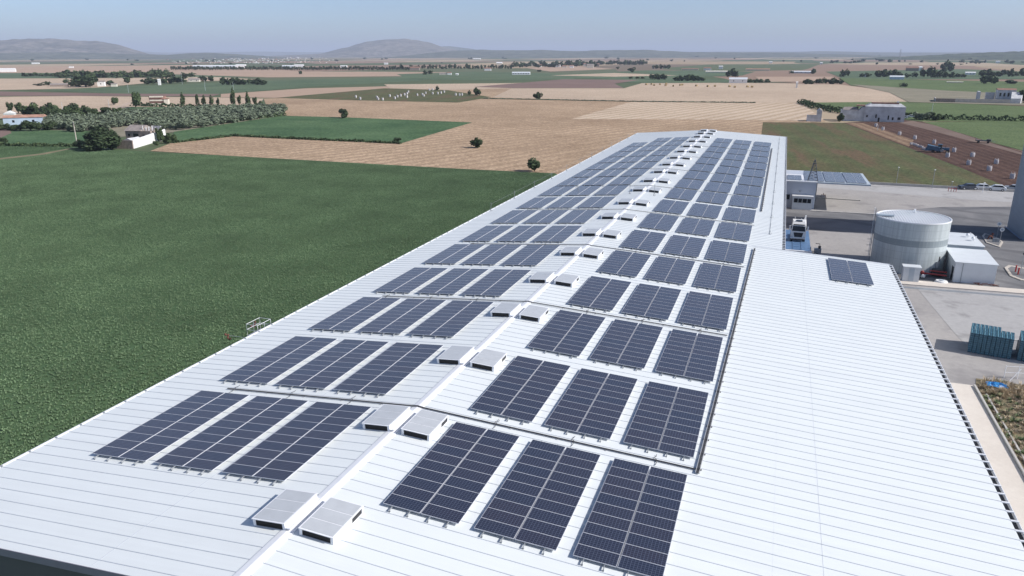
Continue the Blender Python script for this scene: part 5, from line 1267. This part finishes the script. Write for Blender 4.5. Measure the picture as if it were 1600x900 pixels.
def tractor(px, py, rz):
    o = empty('tractor', at(px, py), rz, label='blue tractor with white cab roof pulling a harvester on the ploughed field', cat='tractor')
    mb = MB(); mb.box(-2.4,-.2,-.45,.45,.9,1.75); mb.box(-.2,1.2,-.75,.75,.9,1.5); mb.build('bonnet', M['farmblue'], o)
    mb = MB(); mb.hexa([(-.2,-.7,1.501),(1.2,-.7,1.501),(1.2,.7,1.501),(-.2,.7,1.501),(0,-.6,2.7),(1.1,-.6,2.7),(1.1,.6,2.7),(0,.6,2.7)]); mb.build('cab_glass', M['window'], o)
    mb = MB(); mb.box(-.2,1.3,-.75,.75,2.702,2.85); mb.build('cab_roof', M['farmblue'], o)
    for x, r_, w_ in ((-1.9,.55,.3),(.7,.9,.45)):
        for s in (-1, 1):
            mb = MB(); mb.tube([(x,s*.8,r_),(x,s*(.8+w_),r_)], r_, 16); wl = mb.build('wheel', M['tyre'], o)
            mb = MB(); mb.tube([(x,s*(.79+w_),r_),(x,s*(.82+w_),r_)], r_*.5, 10); mb.build('rim', M['straw'], wl)
    mb = MB(); mb.tube([(-1.2,.3,1.7),(-1.2,.3,2.6)], .06, 5); mb.build('exhaust', M['black'], o)
    o2 = empty('potato_harvester', at(px, py)+Vector((-4.6*math.cos(rz) if 0 else 0,0,0)), rz, label='blue and grey trailed harvester box behind the tractor', cat='harvester')
    o2.location = at(px-14, py-.5)
    mb = MB(); mb.hexa([(-2.4,-1.1,.6),(2.2,-1.1,.6),(2.2,1.1,.6),(-2.4,1.1,.6),(-2.4,-1.3,1.9),(1.6,-1.3,2.6),(1.6,1.3,2.6),(-2.4,1.3,1.9)]); mb.build('hopper', M['farmblue'], o2)
    mb = MB(); mb.box(2.2,3.6,-.1,.1,.6,.8); mb.box(-3.4,-2.4,-.9,.9,.5,1.2); mb.build('drawbar', M['steel'], o2)
    for s in (-1, 1): mb = MB(); mb.tube([(-.3,s*1.15,.5),(-.3,s*1.45,.5)], .5, 14); mb.build('wheel', M['tyre'], o2)
tractor(1470,238.5,R(170))
o = empty('flat_trailer', at(1536,223.5), R(-15), label='dark flat farm trailer at the edge of the ploughed and green fields', cat='trailer')
mb = MB(); mb.box(-2.6,2.6,-1.1,1.1,.8,1.05); mb.box(-2.6,-2.45,-1.1,1.1,1.051,1.9); mb.box(1.0,2.4,-.9,.9,1.051,1.5); mb.build('deck', M['tray'], o)
for x in (-1.6,1.6):
    for s in (-1,1): mb = MB(); mb.tube([(x,s*.8,.4),(x,s*1.1,.4)], .4, 12); mb.build('wheel', M['tyre'], o)
mb = MB(); mb.tube([(2.6,0,.8),(4.0,0,.6)], .06, 5); mb.build('drawbar', M['steel'], o)
car(1411,185.5,R(0),(.72,.73,.74),'offwhite','white car parked at the right end of the whitewashed farmhouse'); car(1423,184,R(0),(.72,.73,.74),'offwhite','pale van parked behind the shrubs near the farmhouse')
# poles in the landscape
def pole(px, py, hp, label, group=None, r=.14, arm=True, mat='concrete'):
    p = at(px, py); h = hp*mpp(p)*1.04; o = empty('utility_pole', p, label=label, cat='utility pole', group=group)
    mb = MB(); mb.tube([(0,0,0),(0,0,h)], r, 6, r2=r*.6); mb.build('pole', M[mat], o)
    if arm: mb = MB(); mb.box(-.9,.9,-.06,.06,h-.5,h-.38); mb.build('crossarm', M['steel'], o)
pole(121,228,36,'leaning pale concrete power pole left of the big dark tree', r=.2)
for i, (x, y, h) in enumerate([(52,171,12),(98,172,12),(171,170,14),(201,145,12),(285,132,18),(321,142,16),(321,172,10),(365,141,12),(1020,109,9),(1454,186,24),(1371,204,8)]):
    pole(x, y, h, f'thin distant power pole, {ORD[i]} when counted along the plain', 'thin distant power poles', r=.12, arm=False, mat='shedgrey')
t = empty('electricity_pylon', at(1405,96), label='lone lattice pylon rising above the right horizon', cat='pylon')
mm = mpp(at(1405,96)); h = 18*mm
mb = MB()
for sx, sy in ((1,1),(1,-1),(-1,-1),(-1,1)): mb.tube([(2.2*sx*mm*.5,2.2*sy*mm*.5,0),(.3*sx*mm,.3*sy*mm,h)], .10*mm, 4)
mb.build('pylon_leg', M['steel'], t); mb = MB()
for z in (.72,.85,.96): mb.tube([(-2*mm,0,h*z),(2*mm,0,h*z)], .10*mm, 4)
mb.build('crossarm', M['steel'], t)

# ------------------------------------------------------------------ near vegetation as real tufts
def tuft(name, mat, n, h, spread, wd, seed=1, droop=.3):
    rnd = random.Random(seed); mb = MB()
    for _ in range(n):
        a = rnd.uniform(0, math.tau); r_ = rnd.uniform(0, spread*.4); b = Vector((r_*math.cos(a), r_*math.sin(a), 0)); hh = h*rnd.uniform(.6,1.1); a2 = a+rnd.uniform(-.6,.6)
        tip = b+Vector((math.cos(a2)*spread*rnd.uniform(.3,1), math.sin(a2)*spread*rnd.uniform(.3,1), hh)); md = b*.4+tip*.6+Vector((0,0,hh*droop*.4))
        s_ = Vector((-math.sin(a2), math.cos(a2), 0))*wd
        mb.poly([b-s_*.6, b+s_*.6, md+s_, md-s_]); mb.poly([md-s_, md+s_, tip])
    me = mb.mesh(name, mat); return bpy.data.objects.new(name, me)
def scatter(name, surf_pts, z, tufts, density, smin, smax, seed, label, cat):
    mb = MB()
    ar = sum(a[0]*b[1]-b[0]*a[1] for a, b in zip(surf_pts, surf_pts[1:]+surf_pts[:1]))
    if ar < 0: surf_pts = surf_pts[::-1]
    mb.poly([(p[0], p[1], z) for p in surf_pts]); o = mb.build(name, tufts[0].data.materials[0])
    tag(o, label, cat, kind='stuff')
    ng = bpy.data.node_groups.new(name, 'GeometryNodeTree'); ng.interface.new_socket('Geometry', in_out='INPUT', socket_type='NodeSocketGeometry'); ng.interface.new_socket('Geometry', in_out='OUTPUT', socket_type='NodeSocketGeometry')
    N = ng.nodes; gi = N.new('NodeGroupInput'); go = N.new('NodeGroupOutput'); jn = N.new('GeometryNodeJoinGeometry')
    for i, tf in enumerate(tufts):
        dp = N.new('GeometryNodeDistributePointsOnFaces'); dp.inputs['Density'].default_value = density/len(tufts); dp.inputs['Seed'].default_value = seed+i
        oi = N.new('GeometryNodeObjectInfo'); oi.inputs['Object'].default_value = tf
        ip = N.new('GeometryNodeInstanceOnPoints'); rv = N.new('FunctionNodeRandomValue'); rv.data_type = 'FLOAT_VECTOR'; rv.inputs[0].default_value = (0,0,0); rv.inputs[1].default_value = (.15,.15,6.28)
        rs = N.new('FunctionNodeRandomValue'); rs.data_type = 'FLOAT'; rs.inputs[2].default_value = smin; rs.inputs[3].default_value = smax
        ng.links.new(gi.outputs[0], dp.inputs[0]); ng.links.new(dp.outputs['Points'], ip.inputs['Points']); ng.links.new(oi.outputs['Geometry'], ip.inputs['Instance'])
        ng.links.new(rv.outputs[0], ip.inputs['Rotation']); ng.links.new(rs.outputs[1], ip.inputs['Scale']); ng.links.new(ip.outputs[0], jn.inputs[0])
    ng.links.new(jn.outputs[0], go.inputs[0]); mod = o.modifiers.new('scatter', 'NODES'); mod.node_group = ng
    return o
cg1 = simple('crop_leaf_a', (.118,.184,.095), .7, .25, .08, spec=.2); cg2 = simple('crop_leaf_b', (.165,.242,.130), .7, .25, .08, spec=.2)
wd1 = simple('weed_dry', (.52,.42,.29), .9, .3, 1.0); wd2 = simple('weed_green', (.17,.21,.10), .9, .3, .6); wd3 = simple('weed_brown', (.34,.27,.20), .9, .3, 1.0)
cp = [(-23.9,34)] + [tuple(at(*q))[:2] for q in ((868,271.5),(720,264.5),(560,255.6),(400,246.5),(240,239),(120,232.5),(70,242.5),(-60,257.5),(-60,420),(-40,600),(-40,760))]
cp2 = [tuple(at(*q))[:2] for q in ((115,230.2),(60,239.7),(-60,253),(-60,228),(0,227.5))]
scatter('crop_plants', cp2, .03, [tuft('crop_tuft', cg1, 9, .20, .20, .036, 1)], 7, .6, 1.2, 9, 'strip of green crop beyond the narrow track at far left', 'crop')
scatter('crop_plants', cp, .03,
        [tuft('crop_tuft', cg1, 9, .17, .19, .034, 1), tuft('crop_tuft', cg2, 9, .19, .17, .030, 2)], 13, .6, 1.05, 3, 'dense green crop growing in the field left of the warehouse', 'crop')
scatter('weeds', [(43.7,50),(43.7,80.5),(45,83.0),(60,80),(66,74),(66,50)], .14,
        [tuft('weed', wd1, 30, .32, .35, .018, 3), tuft('weed', wd2, 26, .35, .4, .04, 4), tuft('weed', wd3, 24, .25, .4, .03, 5)], 6, .35, 1.05, 5, 'dry grass and weeds growing beside the pale walkway', 'weeds')
scatter('dry_grass', [(43.9,79.2),(44.5,83.0),(60,80.2),(60,76.6)], .141, [tuft('weed', wd1, 30, .55, .4, .018, 6)], 7, .5, 1.2, 8, 'band of tall straw coloured grass at the head of the weed patch', 'dry grass')

# one label each where a row can be counted
TENS = {2:'twenty', 3:'thirty', 4:'forty', 5:'fifty'}; TH_ = {2:'twentieth', 3:'thirtieth', 4:'fortieth', 5:'fiftieth'}
def ordw(i):
    if i < 20: return ORD[i]
    n = i+1; return TH_[n//10] if n % 10 == 0 else TENS[n//10]+'-'+ORD[n % 10-1]
def scrx(o):
    d = Vector(o.matrix_world.translation if o.parent else o.location)-CAM; return d.dot(Rv)/d.dot(Fv)
bygl = {}
for o in col.objects:
    if o.parent is None and o.get('group') and o.get('label'): bygl.setdefault((o['group'], o['label']), []).append(o)
for (g_, l_), os_ in bygl.items():
    if 1 < len(os_) <= 59:
        for i, o in enumerate(sorted(os_, key=scrx)): o['label'] = f'{l_}, {ordw(i)} from the left'

# ------------------------------------------------------------------ haze
hz = NT('haze_air'); hz.t.nodes.clear(); out = hz.n('ShaderNodeOutputMaterial'); pv = hz.n('ShaderNodeVolumePrincipled')
pv.inputs['Color'].default_value = (.72,.81,1.0,1); pv.inputs['Density'].default_value = 7.5e-5; pv.inputs['Anisotropy'].default_value = .0
hz.l(pv.outputs[0], out.inputs['Volume'])
mb = MB(); mb.box(-31000,31000,-400,46000,-8,420)
h = mb.build('haze', hz.mat); h['kind'] = 'stuff'
